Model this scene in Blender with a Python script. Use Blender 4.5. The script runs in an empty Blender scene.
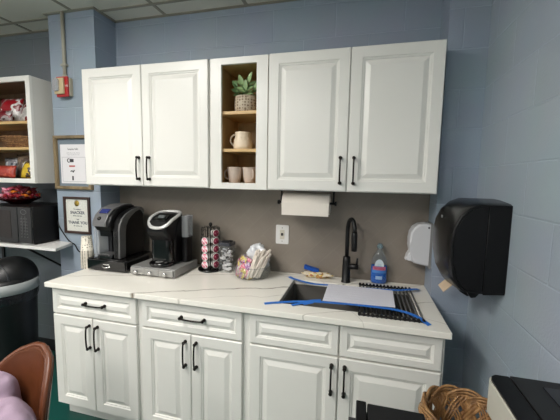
import bpy, bmesh, math, random
from mathutils import Vector, Matrix, noise
random.seed(7)
COL = bpy.context.scene.collection
PI = math.pi

# ------------------------------------------------------------------ materials
def new_mat(name):
    m = bpy.data.materials.new(name); m.use_nodes = True
    return m, m.node_tree, m.node_tree.nodes['Principled BSDF']

def srgb(c):
    return tuple(((v/255)/12.92 if v/255 <= .04045 else ((v/255+.055)/1.055)**2.4) for v in c) + (1,)

def mat(name, col, rough=.5, metal=0, spec=.5, var=.04, scale=30, bump=0, coat=0, emit=None):
    """procedural paint: colour varied a little by noise, optional noise bump"""
    m, nt, b = new_mat(name)
    N = nt.nodes; L = nt.links
    c = srgb(col)
    tc = N.new('ShaderNodeTexCoord'); nz = N.new('ShaderNodeTexNoise')
    nz.inputs['Scale'].default_value = scale; nz.inputs['Detail'].default_value = 4
    L.new(tc.outputs['Object'], nz.inputs['Vector'])
    mx = N.new('ShaderNodeMix'); mx.data_type = 'RGBA'
    mx.inputs[6].default_value = tuple(max(0, v*(1-var)) for v in c[:3]) + (1,)
    mx.inputs[7].default_value = tuple(min(1, v*(1+var)) for v in c[:3]) + (1,)
    L.new(nz.outputs['Fac'], mx.inputs[0]); L.new(mx.outputs[2], b.inputs['Base Color'])
    b.inputs['Roughness'].default_value = rough; b.inputs['Metallic'].default_value = metal
    b.inputs['Specular IOR Level'].default_value = spec
    b.inputs['Coat Weight'].default_value = coat
    if bump:
        bp = N.new('ShaderNodeBump'); bp.inputs['Strength'].default_value = 1; bp.inputs['Distance'].default_value = bump
        L.new(nz.outputs['Fac'], bp.inputs['Height']); L.new(bp.outputs['Normal'], b.inputs['Normal'])
    if emit:
        b.inputs['Emission Color'].default_value = srgb(emit[0]); b.inputs['Emission Strength'].default_value = emit[1]
    return m

def mat_glass(name, tint=(250, 251, 251), gloss=.12, alpha=.05, acol=(215, 220, 220)):
    """thin clear plastic or glass: transparent with a fresnel sheen and a little body colour"""
    m = bpy.data.materials.new(name); m.use_nodes = True; nt = m.node_tree; N = nt.nodes; L = nt.links
    N.clear(); out = N.new('ShaderNodeOutputMaterial')
    tr = N.new('ShaderNodeBsdfTransparent'); tr.inputs[0].default_value = srgb(tint)
    gl = N.new('ShaderNodeBsdfGlossy'); gl.inputs['Roughness'].default_value = .08
    df = N.new('ShaderNodeBsdfDiffuse'); df.inputs[0].default_value = srgb(acol)
    m1 = N.new('ShaderNodeMixShader'); m1.inputs[0].default_value = alpha
    L.new(tr.outputs[0], m1.inputs[1]); L.new(df.outputs[0], m1.inputs[2])
    fr = N.new('ShaderNodeLayerWeight'); fr.inputs[0].default_value = .5
    pw = N.new('ShaderNodeMath'); pw.operation = 'POWER'; pw.inputs[1].default_value = 3.5; L.new(fr.outputs['Facing'], pw.inputs[0])
    ml = N.new('ShaderNodeMath'); ml.operation = 'MULTIPLY_ADD'; ml.inputs[1].default_value = .45; ml.inputs[2].default_value = .03; L.new(pw.outputs[0], ml.inputs[0])
    m2 = N.new('ShaderNodeMixShader'); L.new(ml.outputs[0], m2.inputs[0])
    L.new(m1.outputs[0], m2.inputs[1]); L.new(gl.outputs[0], m2.inputs[2]); L.new(m2.outputs[0], out.inputs[0])
    return m

def mat_block(name, axis, shift, col):
    """painted concrete block in running bond, laid out in world metres"""
    m, nt, b = new_mat(name); N = nt.nodes; L = nt.links
    tc = N.new('ShaderNodeTexCoord'); sp = N.new('ShaderNodeSeparateXYZ'); L.new(tc.outputs['Object'], sp.inputs[0])
    a = N.new('ShaderNodeMath'); a.operation = 'ADD'; a.inputs[1].default_value = shift + .406*20
    L.new(sp.outputs[axis], a.inputs[0])
    z = N.new('ShaderNodeMath'); z.operation = 'ADD'; z.inputs[1].default_value = -.015 + .203*20
    L.new(sp.outputs[2], z.inputs[0])
    cb = N.new('ShaderNodeCombineXYZ'); L.new(a.outputs[0], cb.inputs[0]); L.new(z.outputs[0], cb.inputs[1])
    nzw = N.new('ShaderNodeTexNoise'); nzw.inputs['Scale'].default_value = 5; L.new(tc.outputs['Object'], nzw.inputs['Vector'])
    br = N.new('ShaderNodeTexBrick'); L.new(cb.outputs[0], br.inputs['Vector'])
    br.inputs['Scale'].default_value = 1; br.inputs['Mortar Size'].default_value = .0045
    br.inputs['Mortar Smooth'].default_value = .55; br.inputs['Brick Width'].default_value = .406; br.inputs['Row Height'].default_value = .203
    c = srgb(col)
    br.inputs['Color1'].default_value = c; br.inputs['Color2'].default_value = tuple(v*.95 for v in c[:3])+(1,)
    br.inputs['Mortar'].default_value = tuple(min(1, v*1.12) for v in c[:3])+(1,)
    nz = N.new('ShaderNodeTexNoise'); nz.inputs['Scale'].default_value = 3.5; nz.inputs['Detail'].default_value = 6
    L.new(tc.outputs['Object'], nz.inputs['Vector'])
    mx = N.new('ShaderNodeMix'); mx.data_type = 'RGBA'; mx.blend_type = 'MULTIPLY'; mx.inputs[0].default_value = .16
    L.new(br.outputs['Color'], mx.inputs[6]); L.new(nz.outputs['Color'], mx.inputs[7])
    mx.blend_type = 'SOFT_LIGHT'; L.new(mx.outputs[2], b.inputs['Base Color'])
    fine = N.new('ShaderNodeTexNoise'); fine.inputs['Scale'].default_value = 120; fine.inputs['Detail'].default_value = 3
    L.new(tc.outputs['Object'], fine.inputs['Vector'])
    h = N.new('ShaderNodeMath'); h.operation = 'MULTIPLY_ADD'; h.inputs[1].default_value = -1.8
    L.new(br.outputs['Fac'], h.inputs[0]); L.new(fine.outputs['Fac'], h.inputs[2])
    bp = N.new('ShaderNodeBump'); bp.inputs['Distance'].default_value = .0012; bp.inputs['Strength'].default_value = .9
    L.new(h.outputs[0], bp.inputs['Height']); L.new(bp.outputs['Normal'], b.inputs['Normal'])
    b.inputs['Roughness'].default_value = .48
    return m

def mat_marble():
    m, nt, b = new_mat('white_marble'); N = nt.nodes; L = nt.links
    tc = N.new('ShaderNodeTexCoord')
    col = srgb((240, 237, 228))
    prev = None
    # a few long wandering veins, each a thin ridge around a noise-bent line
    nz = N.new('ShaderNodeTexNoise'); nz.inputs['Scale'].default_value = 3.2; nz.inputs['Detail'].default_value = 5
    L.new(tc.outputs['Object'], nz.inputs['Vector'])
    sp = N.new('ShaderNodeSeparateXYZ'); L.new(tc.outputs['Object'], sp.inputs[0])
    def vein(ax, ay, off, width, strength, warp):
        s1 = N.new('ShaderNodeMath'); s1.operation = 'MULTIPLY'; s1.inputs[1].default_value = ax; L.new(sp.outputs[0], s1.inputs[0])
        s2 = N.new('ShaderNodeMath'); s2.operation = 'MULTIPLY_ADD'; s2.inputs[1].default_value = ay; L.new(sp.outputs[1], s2.inputs[0]); L.new(s1.outputs[0], s2.inputs[2])
        s3 = N.new('ShaderNodeMath'); s3.operation = 'MULTIPLY_ADD'; s3.inputs[1].default_value = warp; L.new(nz.outputs['Fac'], s3.inputs[0]); L.new(s2.outputs[0], s3.inputs[2])
        s4 = N.new('ShaderNodeMath'); s4.operation = 'ADD'; s4.inputs[1].default_value = off - warp*.5; L.new(s3.outputs[0], s4.inputs[0])
        s5 = N.new('ShaderNodeMath'); s5.operation = 'ABSOLUTE'; L.new(s4.outputs[0], s5.inputs[0])
        mr = N.new('ShaderNodeMapRange'); mr.inputs['From Min'].default_value = 0; mr.inputs['From Max'].default_value = width
        mr.inputs['To Min'].default_value = strength; mr.inputs['To Max'].default_value = 0
        L.new(s5.outputs[0], mr.inputs['Value']); return mr.outputs[0]
    vs = [vein(.45, -1, -.93, .008, 1.2, .16), vein(.5, -1, -1.12, .005, .5, .2), vein(.35, -1, -.52, .006, .7, .14),
          vein(-.55, -1, .66, .004, .5, .12), vein(.6, -1, -1.62, .005, .6, .2), vein(.2, -1, -.36, .003, .3, .1),
          vein(1, .5, -1.52, .004, .4, .15)]
    tot = vs[0]
    for v in vs[1:]:
        a = N.new('ShaderNodeMath'); a.operation = 'MAXIMUM'; L.new(tot, a.inputs[0]); L.new(v, a.inputs[1]); tot = a.outputs[0]
    n2 = N.new('ShaderNodeTexNoise'); n2.inputs['Scale'].default_value = 7; n2.inputs['Detail'].default_value = 5; L.new(tc.outputs['Object'], n2.inputs['Vector'])
    mk = N.new('ShaderNodeMath'); mk.operation = 'MULTIPLY'; L.new(tot, mk.inputs[0]); L.new(n2.outputs['Fac'], mk.inputs[1])
    m2 = N.new('ShaderNodeMath'); m2.operation = 'MULTIPLY'; m2.inputs[1].default_value = 1.6; L.new(mk.outputs[0], m2.inputs[0])
    cl = N.new('ShaderNodeMix'); cl.data_type = 'RGBA'
    cl.inputs[6].default_value = col; cl.inputs[7].default_value = srgb((120, 108, 92)); L.new(m2.outputs[0], cl.inputs[0])
    n3 = N.new('ShaderNodeTexNoise'); n3.inputs['Scale'].default_value = 2.5; L.new(tc.outputs['Object'], n3.inputs['Vector'])
    mx = N.new('ShaderNodeMix'); mx.data_type = 'RGBA'; mx.blend_type = 'SOFT_LIGHT'; mx.inputs[0].default_value = .15
    L.new(cl.outputs[2], mx.inputs[6]); L.new(n3.outputs['Fac'], mx.inputs[7])
    L.new(mx.outputs[2], b.inputs['Base Color']); b.inputs['Roughness'].default_value = .22
    return m

def mat_backsplash():
    m, nt, b = new_mat('taupe_tile'); N = nt.nodes; L = nt.links
    tc = N.new('ShaderNodeTexCoord'); mp = N.new('ShaderNodeMapping'); mp.inputs['Rotation'].default_value = (PI/2, 0, 0)
    mp2 = N.new('ShaderNodeMapping'); mp2.inputs['Rotation'].default_value = (0, 0, PI/4)
    L.new(tc.outputs['Object'], mp.inputs['Vector']); L.new(mp.outputs[0], mp2.inputs['Vector'])
    br = N.new('ShaderNodeTexBrick'); L.new(mp2.outputs[0], br.inputs['Vector']); br.inputs['Scale'].default_value = 1
    br.inputs['Brick Width'].default_value = .30; br.inputs['Row Height'].default_value = .10
    br.inputs['Mortar Size'].default_value = .0015; br.inputs['Mortar Smooth'].default_value = .2
    br.inputs['Color1'].default_value = srgb((136, 127, 116)); br.inputs['Color2'].default_value = srgb((133, 124, 114))
    br.inputs['Mortar'].default_value = srgb((141, 133, 122))
    nz = N.new('ShaderNodeTexNoise'); nz.inputs['Scale'].default_value = 4; nz.inputs['Detail'].default_value = 8; L.new(tc.outputs['Object'], nz.inputs['Vector'])
    mx = N.new('ShaderNodeMix'); mx.data_type = 'RGBA'; mx.blend_type = 'SOFT_LIGHT'; mx.inputs[0].default_value = .3
    L.new(br.outputs['Color'], mx.inputs[6]); L.new(nz.outputs['Fac'], mx.inputs[7])
    L.new(mx.outputs[2], b.inputs['Base Color']); b.inputs['Roughness'].default_value = .38
    return m

def mat_wood(name, c1, c2, axis=0, rough=.45, scale=1.0):
    m, nt, b = new_mat(name); N = nt.nodes; L = nt.links
    tc = N.new('ShaderNodeTexCoord'); mp = N.new('ShaderNodeMapping')
    s = [18*scale]*3; s[axis] = 1.6*scale; mp.inputs['Scale'].default_value = s
    L.new(tc.outputs['Object'], mp.inputs['Vector'])
    nz = N.new('ShaderNodeTexNoise'); nz.inputs['Scale'].default_value = 1; nz.inputs['Detail'].default_value = 6; L.new(mp.outputs[0], nz.inputs['Vector'])
    r = N.new('ShaderNodeValToRGB'); r.color_ramp.elements[0].position = .35; r.color_ramp.elements[1].position = .65
    r.color_ramp.elements[0].color = srgb(c1); r.color_ramp.elements[1].color = srgb(c2)
    L.new(nz.outputs['Fac'], r.inputs[0]); L.new(r.outputs[0], b.inputs['Base Color']); b.inputs['Roughness'].default_value = rough
    return m

def mat_print(name, c1, c2, scale, c3=None, rough=.35, thr=.5):
    """printed wrapper: blotches of two or three colours"""
    m, nt, b = new_mat(name); N = nt.nodes; L = nt.links
    tc = N.new('ShaderNodeTexCoord'); nz = N.new('ShaderNodeTexNoise'); nz.inputs['Scale'].default_value = scale; nz.inputs['Detail'].default_value = 2
    L.new(tc.outputs['Object'], nz.inputs['Vector'])
    r = N.new('ShaderNodeValToRGB'); r.color_ramp.interpolation = 'CONSTANT'
    r.color_ramp.elements[0].color = srgb(c1); r.color_ramp.elements[1].color = srgb(c2); r.color_ramp.elements[1].position = thr
    if c3:
        e = r.color_ramp.elements.new(min(.95, thr+.08)); e.color = srgb(c3)
    L.new(nz.outputs['Fac'], r.inputs[0]); L.new(r.outputs[0], b.inputs['Base Color']); b.inputs['Roughness'].default_value = rough
    return m

def mat_dots(name, base, dot, scale, size=.3):
    m, nt, b = new_mat(name); N = nt.nodes; L = nt.links
    tc = N.new('ShaderNodeTexCoord'); v = N.new('ShaderNodeTexVoronoi'); v.inputs['Scale'].default_value = scale; v.inputs['Randomness'].default_value = .35
    L.new(tc.outputs['Object'], v.inputs['Vector'])
    r = N.new('ShaderNodeValToRGB'); r.color_ramp.elements[0].color = srgb(dot); r.color_ramp.elements[1].color = srgb(base)
    r.color_ramp.elements[0].position = size; r.color_ramp.elements[1].position = size+.05
    L.new(v.outputs['Distance'], r.inputs[0]); L.new(r.outputs[0], b.inputs['Base Color']); b.inputs['Roughness'].default_value = .6
    return m

M = dict(
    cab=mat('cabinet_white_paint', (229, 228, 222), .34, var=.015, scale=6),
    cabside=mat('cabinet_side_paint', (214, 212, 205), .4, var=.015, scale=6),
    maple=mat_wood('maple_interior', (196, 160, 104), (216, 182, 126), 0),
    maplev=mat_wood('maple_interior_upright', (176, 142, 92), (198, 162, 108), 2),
    bronze=mat('oil_rubbed_bronze', (38, 33, 30), .32, metal=.7, var=.1),
    black=mat('black_plastic', (10, 10, 12), .4, spec=.3, var=.1),
    mblack=mat('matte_black_metal', (12, 12, 13), .42, metal=.2, var=.1),
    gblack=mat('glossy_black_plastic', (6, 6, 7), .12, var=.05, coat=.4),
    dgrey=mat('dark_grey_plastic', (48, 49, 52), .35),
    grey=mat('grey_plastic', (125, 125, 124), .4),
    silver=mat('silver_trim', (170, 170, 168), .28, metal=.7, var=.03),
    pewter=mat('pewter_trim', (122, 122, 122), .33, metal=.65, var=.03),
    chrome=mat('chrome', (225, 225, 225), .12, metal=1, var=.01),
    white=mat('white_plastic', (226, 225, 222), .35, var=.01),
    offw=mat('off_white_plastic', (206, 200, 186), .4, var=.02),
    paper=mat('white_paper', (222, 220, 222), .8, var=.02, scale=80),
    towel=mat('paper_towel', (225, 218, 208), .85, var=.03, scale=120, bump=.0008),
    ceil=mat('ceiling_tile', (226, 221, 209), .9, var=.07, scale=180, bump=.001),
    tee=mat('ceiling_grid_metal', (158, 150, 134), .5),
    floor=mat('green_floor', (16, 74, 66), .35, var=.16, scale=9),
    base=mat('black_cove_base', (20, 20, 22), .5),
    beige=mat('beige_metal', (178, 170, 150), .45),
    conduit=mat('cream_conduit', (170, 166, 150), .45),
    red=mat('alarm_red', (172, 30, 34), .4, var=.06),
    lens=mat('strobe_lens', (200, 200, 205), .1, metal=.5, var=.3, scale=120),
    leather=mat('cognac_leather', (92, 50, 28), .36, var=.22, scale=26, bump=.0012),
    leatherrim=mat('cognac_leather_rim', (98, 54, 31), .34, var=.16, scale=30),
    lav=mat('lavender_cotton', (156, 136, 154), .9, var=.05, scale=60, bump=.002),
    wicker=mat_wood('wicker_strand', (120, 84, 50), (172, 132, 86), 2, .5, 3),
    glass=mat_glass('clear_glass'),
    tank=mat_glass('smoky_clear_tank', (244, 246, 248), alpha=.32, acol=(214, 218, 222)),
    bottleg=mat_glass('clear_bottle', (244, 248, 250), alpha=.06, acol=(200, 214, 222)),
    blue=mat_glass('blue_liquid', (30, 110, 215), alpha=.85, acol=(20, 104, 205)),
    tape=mat('blue_painters_tape', (44, 116, 208), .6, var=.06, scale=60),
    sponge=mat('blue_sponge', (20, 82, 176), .8, var=.15, scale=150, bump=.002),
    steel=mat('sink_gunmetal', (124, 121, 116), .4, metal=.45, var=.06),
    bluelcd=mat('blue_display', (36, 46, 110), .15),
    screen=mat('grey_display', (95, 100, 100), .2),
    dbrown=mat('dark_brown_frame', (54, 36, 30), .4, var=.15),
    rustic=mat_wood('weathered_frame', (104, 88, 62), (138, 120, 90), 2, .6),
    matt=mat('slate_mat_board', (112, 124, 134), .8),
    ink=mat('black_ink', (50, 50, 54), .7),
    greyink=mat('grey_ink', (140, 142, 148), .7),
    redink=mat('red_ink', (176, 90, 84), .7),
    gold=mat('gold_foil', (172, 146, 66), .35, metal=.6),
    leaf=mat('plant_leaf', (150, 178, 124), .45, var=.3, scale=14),
    leaf2=mat('plant_leaf_dark', (108, 142, 92), .5, var=.3, scale=14),
    soil=mat('potting_soil', (40, 30, 24), .9),
    pot=mat_dots('woven_pot', (190, 176, 154), (126, 106, 86), 60, .36),
    cream=mat('cream_stoneware', (232, 216, 190), .4, var=.03),
    beigemug=mat('beige_stoneware', (200, 184, 170), .4, var=.03),
    podlid=mat_print('pod_lid_foil', (218, 100, 126), (238, 170, 186), 70, (244, 230, 234), .5, .46),
    podlid2=mat_print('pod_lid_dark_foil', (122, 32, 58), (170, 60, 88), 60, (205, 160, 175), .3, .58),
    podcup=mat('pod_cup', (226, 224, 220), .4),
    cupdot=mat_dots('dotted_paper_cup', (228, 222, 208), (128, 122, 108), 70, .33),
    rattan=mat_print('snack_tray_wood', (120, 84, 50), (150, 112, 70), 40, (96, 60, 36), .7),
    bluehand=mat('navy_shade', (60, 66, 80), .6),
    can=mat('bin_black_plastic', (13, 14, 16), .42, var=.12),
    bandm=mat('bin_grey_band', (176, 180, 180), .4, metal=.1),
    bag=mat('bin_liner', (26, 26, 30), .22, var=.2, scale=40, bump=.006),
    maroon=mat_glass('dark_red_glass', (120, 20, 24), alpha=.6, acol=(58, 10, 14)),
    emit=mat('lamp_diffuser', (255, 252, 244), .5, emit=((255, 251, 246), 16.5)),
)
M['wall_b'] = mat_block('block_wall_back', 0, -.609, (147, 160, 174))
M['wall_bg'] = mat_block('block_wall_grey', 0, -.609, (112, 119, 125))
M['wall_bl'] = mat_block('block_column_left', 0, -.2, (147, 160, 174))
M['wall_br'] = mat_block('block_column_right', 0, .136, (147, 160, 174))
M['wall_r'] = mat_block('block_wall_right_brightened', 1, .305, (158, 170, 180))  # same paint as the other walls, lightened to stand for stronger light here
M['marble'] = mat_marble(); M['splash'] = mat_backsplash()

# ------------------------------------------------------------------ mesh builder
class B:
    def __init__(s): s.bm = bmesh.new(); s.mi = 0
    def _mark(s, fs, smooth=False):
        for f in fs: f.material_index = s.mi; f.smooth = smooth
    def box(s, x0, x1, y0, y1, z0, z1, bev=0, seg=2, mtx=None):
        vs = [s.bm.verts.new((x, y, z)) for x in (x0, x1) for y in (y0, y1) for z in (z0, z1)]
        idx = [(0, 1, 3, 2), (4, 6, 7, 5), (0, 4, 5, 1), (2, 3, 7, 6), (0, 2, 6, 4), (1, 5, 7, 3)]
        fs = [s.bm.faces.new([vs[i] for i in f]) for f in idx]
        s._mark(fs)
        if mtx:
            for v in vs: v.co = mtx @ v.co
        if bev:
            es = list({e for f in fs for e in f.edges})
            r = bmesh.ops.bevel(s.bm, geom=es, offset=bev, segments=seg, affect='EDGES', profile=.5)
            for f in r['faces']: f.material_index = s.mi; f.smooth = True
        return s
    def tube(s, path, r, n=10, cap=True, closed=False, flat=1.0):
        pts = [Vector(p) for p in path]; rs = r if isinstance(r, (list, tuple)) else [r]*len(pts)
        rings = []; up = None
        for i, p in enumerate(pts):
            if closed: t = pts[(i+1) % len(pts)] - pts[i-1]
            else: t = pts[min(i+1, len(pts)-1)] - pts[max(i-1, 0)]
            t.normalize()
            if up is None:
                a = Vector((0, 0, 1)) if abs(t.z) < .9 else Vector((1, 0, 0))
                up = (a - t*a.dot(t)).normalized()
            else: up = (up - t*up.dot(t)).normalized()
            sd = t.cross(up)
            rings.append([s.bm.verts.new(p + up*math.cos(2*PI*k/n)*rs[i]*flat + sd*math.sin(2*PI*k/n)*rs[i]) for k in range(n)])
        fs = []
        m = len(rings)
        for i in range(m if closed else m-1):
            a, b = rings[i], rings[(i+1) % m]
            for k in range(n): fs.append(s.bm.faces.new((a[k], b[k], b[(k+1) % n], a[(k+1) % n])))
        s._mark(fs, True)
        if cap and not closed:
            c = [s.bm.faces.new(rings[0]), s.bm.faces.new(rings[-1][::-1])]; s._mark(c)
        return s
    def lathe(s, prof, c=(0, 0), n=32, sx=1, sy=1, smooth=True, axis='z', a0=0, wob=None):
        """prof: (radius, height) list turned about a vertical axis at c"""
        rings = []
        for (r, z) in prof:
            if r < 1e-6: rings.append([s.bm.verts.new((c[0], c[1], z))])
            else:
                rg = []
                for k in range(n):
                    a = 2*PI*k/n + a0; q = wob(a, z) if wob else 1
                    rg.append(s.bm.verts.new((c[0]+math.cos(a)*r*sx*q, c[1]+math.sin(a)*r*sy*q, z)))
                rings.append(rg)
        fs = []
        for a, b in zip(rings, rings[1:]):
            if len(a) == 1 and len(b) == 1: continue
            for k in range(n):
                if len(a) == 1: fs.append(s.bm.faces.new((a[0], b[(k+1) % n], b[k])))
                elif len(b) == 1: fs.append(s.bm.faces.new((a[k], a[(k+1) % n], b[0])))
                else: fs.append(s.bm.faces.new((a[k], a[(k+1) % n], b[(k+1) % n], b[k])))
        s._mark(fs, smooth)
        return s
    def prism(s, poly, a, b, axis='y', bev=0, smooth=False, seg=2):
        """poly in the two other axes, extruded from a to b along axis"""
        def P(u, v, w):
            return {'y': (u, w, v), 'x': (w, u, v), 'z': (u, v, w)}[axis]
        A = [s.bm.verts.new(P(u, v, a)) for u, v in poly]; Bv = [s.bm.verts.new(P(u, v, b)) for u, v in poly]
        fs = []; n = len(poly); side = []
        for i in range(n): side.append(s.bm.faces.new((A[i], A[(i+1) % n], Bv[(i+1) % n], Bv[i])))
        f1 = s.bm.faces.new(A[::-1]); f2 = s.bm.faces.new(Bv)
        s._mark(side, smooth); s._mark([f1, f2])
        if bev:
            es = list(set(list(f1.edges)+list(f2.edges)))
            r = bmesh.ops.bevel(s.bm, geom=es, offset=bev, segments=seg, affect='EDGES', profile=.5)
            for f in r['faces']: f.material_index = s.mi; f.smooth = True
        return s
    def loops(s, L, fill=True, back=False, smooth=False):
        rings = [[s.bm.verts.new(p) for p in l] for l in L]; fs = []
        for a, b in zip(rings, rings[1:]):
            n = len(a)
            for k in range(n): fs.append(s.bm.faces.new((a[k], a[(k+1) % n], b[(k+1) % n], b[k])))
        s._mark(fs, smooth); g = []
        if fill: g.append(s.bm.faces.new(rings[-1]))
        if back: g.append(s.bm.faces.new(rings[0][::-1]))
        s._mark(g); return s
    def quad(s, pts, smooth=False):
        f = s.bm.faces.new([s.bm.verts.new(p) for p in pts]); s._mark([f], smooth); return s
    def grid(s, fn, nu, nv, closeu=False):
        V = [[s.bm.verts.new(fn(i/(nu if closeu else nu-1), j/(nv-1))) for j in range(nv)] for i in range(nu)]
        fs = []
        for i in range(nu if closeu else nu-1):
            for j in range(nv-1):
                i2 = (i+1) % nu
                fs.append(s.bm.faces.new((V[i][j], V[i2][j], V[i2][j+1], V[i][j+1])))
        s._mark(fs, True); return s
    def xform(s, mtx, start=0):
        s.bm.verts.ensure_lookup_table()
        for v in s.bm.verts[start:]: v.co = mtx @ v.co
        return s
    def build(s, name, mats, parent=None, origin=None):
        if origin is None: origin = Vector((0, 0, 0)) if parent is None else wloc(parent)
        origin = Vector(origin)
        for v in s.bm.verts: v.co -= origin
        bmesh.ops.recalc_face_normals(s.bm, faces=s.bm.faces)
        me = bpy.data.meshes.new(name); s.bm.to_mesh(me); s.bm.free()
        if not isinstance(mats, (list, tuple)): mats = [mats]
        for m in mats: me.materials.append(M[m] if isinstance(m, str) else m)
        o = bpy.data.objects.new(name, me); COL.objects.link(o)
        if parent: o.parent = parent
        else: o.location = origin
        return o

def wloc(o):
    v = Vector((0, 0, 0))
    while o: v += o.location; o = o.parent
    return v
def thing(name, label, cat, loc, group=None):
    o = bpy.data.objects.new(name, None); COL.objects.link(o); o.location = loc; o.empty_display_size = .05
    o['label'] = label; o['category'] = cat
    if group: o['group'] = group
    return o
def tag(o, label, cat, group=None, kind=None):
    o['label'] = label; o['category'] = cat
    if group: o['group'] = group
    if kind: o['kind'] = kind
    return o
def struct(o): o['kind'] = 'structure'; return o
def copy_tree(o, parent=None):
    c = o.copy(); COL.objects.link(c)
    if parent: c.parent = parent
    for ch in list(o.children): copy_tree(ch, c)
    return c
def rrect(x0, x1, z0, z1, r, n=5):
    P = []
    for cx, cz, a in ((x1-r, z0+r, -PI/2), (x1-r, z1-r, 0), (x0+r, z1-r, PI/2), (x0+r, z0+r, PI)):
        for k in range(n+1): P.append((cx+r*math.cos(a+k*PI/2/n), cz+r*math.sin(a+k*PI/2/n)))
    return P
def smooth_poly(pts, it=2):
    for _ in range(it):
        q = []
        for i in range(len(pts)):
            a, b = Vector(pts[i]), Vector(pts[(i+1) % len(pts)])
            q += [a*.75+b*.25, a*.25+b*.75]
        pts = [tuple(v) for v in q]
    return pts
def curve(pts, n=6):
    """Catmull-Rom through points"""
    P = [Vector(p) for p in pts]; P = [P[0]*2-P[1]] + P + [P[-1]*2-P[-2]]; out = []
    for i in range(1, len(P)-2):
        for k in range(n):
            t = k/n; a, b, c, d = P[i-1:i+3]
            out.append(.5*((2*b)+(c-a)*t+(2*a-5*b+4*c-d)*t*t+(3*b-a-3*c+d)*t**3))
    out.append(P[-2]); return out
def text(txt, size, loc, parent, material, name='lettering', rot=(PI/2, 0, 0), bold=0):
    cu = bpy.data.curves.new('t', 'FONT'); cu.body = txt; cu.size = size; cu.align_x = 'CENTER'; cu.align_y = 'CENTER'
    cu.extrude = .0002; cu.offset = bold
    t = bpy.data.objects.new('t', cu); COL.objects.link(t)
    bpy.context.view_layer.update()
    me = bpy.data.meshes.new_from_object(t.evaluated_get(bpy.context.evaluated_depsgraph_get()))
    bpy.data.objects.remove(t)
    R = Matrix.Translation(Vector(loc)-wloc(parent)) @ Matrix.Rotation(rot[2], 4, 'Z') @ Matrix.Rotation(rot[0], 4, 'X')
    me.transform(R); me.materials.clear(); me.materials.append(M[material])
    o = bpy.data.objects.new(name, me); COL.objects.link(o); o.parent = parent
    return o

# ------------------------------------------------------------------ camera
cam = bpy.data.cameras.new('camera'); co = bpy.data.objects.new('camera', cam); COL.objects.link(co)
F = Vector((-0.24716253, 0.96370151, -0.100946)); R = Vector((0.96804286, 0.25014751, 0.01786715)); U = Vector((-0.04246999, 0.09330396, 0.99473146))
mw = Matrix((R, U, -F)).transposed().to_4x4(); mw.translation = (1.822464, -2.09685559, 1.56481358)
co.matrix_world = mw
cam.sensor_width = 36; cam.lens = 315.737*36/560; cam.clip_start = .02
bpy.context.scene.camera = co

# ------------------------------------------------------------------ room
XR, YF, XL, ZC = 2.42, -5.2, -3.4, 2.70
struct(B().box(XL, XR, YF, 0, -.05, 0).build('floor', 'floor'))
struct(B().box(-.2, XR+.1, 0, .1, 0, ZC).build('wall_back', 'wall_b'))
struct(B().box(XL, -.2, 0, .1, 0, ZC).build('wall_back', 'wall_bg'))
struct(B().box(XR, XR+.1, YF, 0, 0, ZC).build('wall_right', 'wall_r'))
struct(B().box(XL-.1, XL, YF, .1, 0, ZC).build('wall_left', 'paper'))
struct(B().box(XL, XR, YF-.1, YF, 0, ZC).build('wall_front', 'paper'))
struct(B().box(-.41, -.012, -.2, 0, 0, ZC).build('wall_column_left', 'wall_bl'))
struct(B().box(2.228, XR, -.2, 0, 0, ZC).build('wall_column_right', 'wall_br'))
struct(B().box(XL, XR, YF, .1, ZC, ZC+.05).build('ceiling', 'ceil'))
t = B()
x = -.795-.61*4
while x < XR:
    t.box(x-.012, x+.012, YF, 0, ZC-.004, ZC); x += .61
y = -.16
while y > YF:
    t.box(XL, XR, y-.012, y+.012, ZC-.0045, ZC-.0004); y -= .61
struct(t.build('trim_1', 'tee'))
t = B()   # wall angle round the ceiling
for a in ((XL, -.41, -.022, 0), (-.012, 2.228, -.022, 0), (-.432, .01, -.222, -.2), (-.432, -.41, -.2, 0), (-.012, .01, -.2, 0), (2.206, XR, -.222, -.2), (2.206, 2.228, -.2, 0), (XR-.022, XR, YF, -.2)):
    t.box(a[0], a[1], a[2], a[3], ZC-.006, ZC-.0001)
struct(t.build('trim_2', 'tee'))
t = B().box(XL, -.41, -.012, 0, 0, .1, .003).box(-.425, -.41, -.21, 0, 0, .1).box(-.425, 0, -.214, -.2, 0, .1)
struct(t.build('baseboard_back', 'base'))
struct(B().box(2.228, XR, -.214, -.2, 0, .1).box(XR-.012, XR, YF, -.2, 0, .1).build('baseboard_right', 'base'))

# unseen ceiling lamps, two tiles long; diffusers dropped to throw light onto the ceiling
def drop_lens_light(x0, y0, label):
    o = thing('ceiling_light', label, 'ceiling light', (x0+.3, y0-.6, ZC-.012), 'ceiling lights with dropped diffusers')
    b = B().box(x0, x0+.61, y0-1.22, y0-1.2, ZC-.012, ZC).box(x0, x0+.61, y0-.02, y0, ZC-.012, ZC).box(x0, x0+.02, y0-1.2, y0-.02, ZC-.012, ZC).box(x0+.59, x0+.61, y0-1.2, y0-.02, ZC-.012, ZC)
    b.box(x0+.02, x0+.59, y0-1.2, y0-.02, ZC-.0115, ZC-.008)
    b.build('frame', 'white', o)
    B().prism([(x0+.03, ZC-.012), (x0+.06, ZC-.05), (x0+.55, ZC-.05), (x0+.58, ZC-.012)], y0-1.19, y0-.03, 'y').build('diffuser', 'emit', o)
drop_lens_light(-.06, -1.32, 'ceiling light panel nearest the sink counter')
drop_lens_light(.45, -2.85, 'ceiling light panel in the middle of the room')
drop_lens_light(-2.3, -2.75, 'ceiling light panel at the left of the room')

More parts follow.
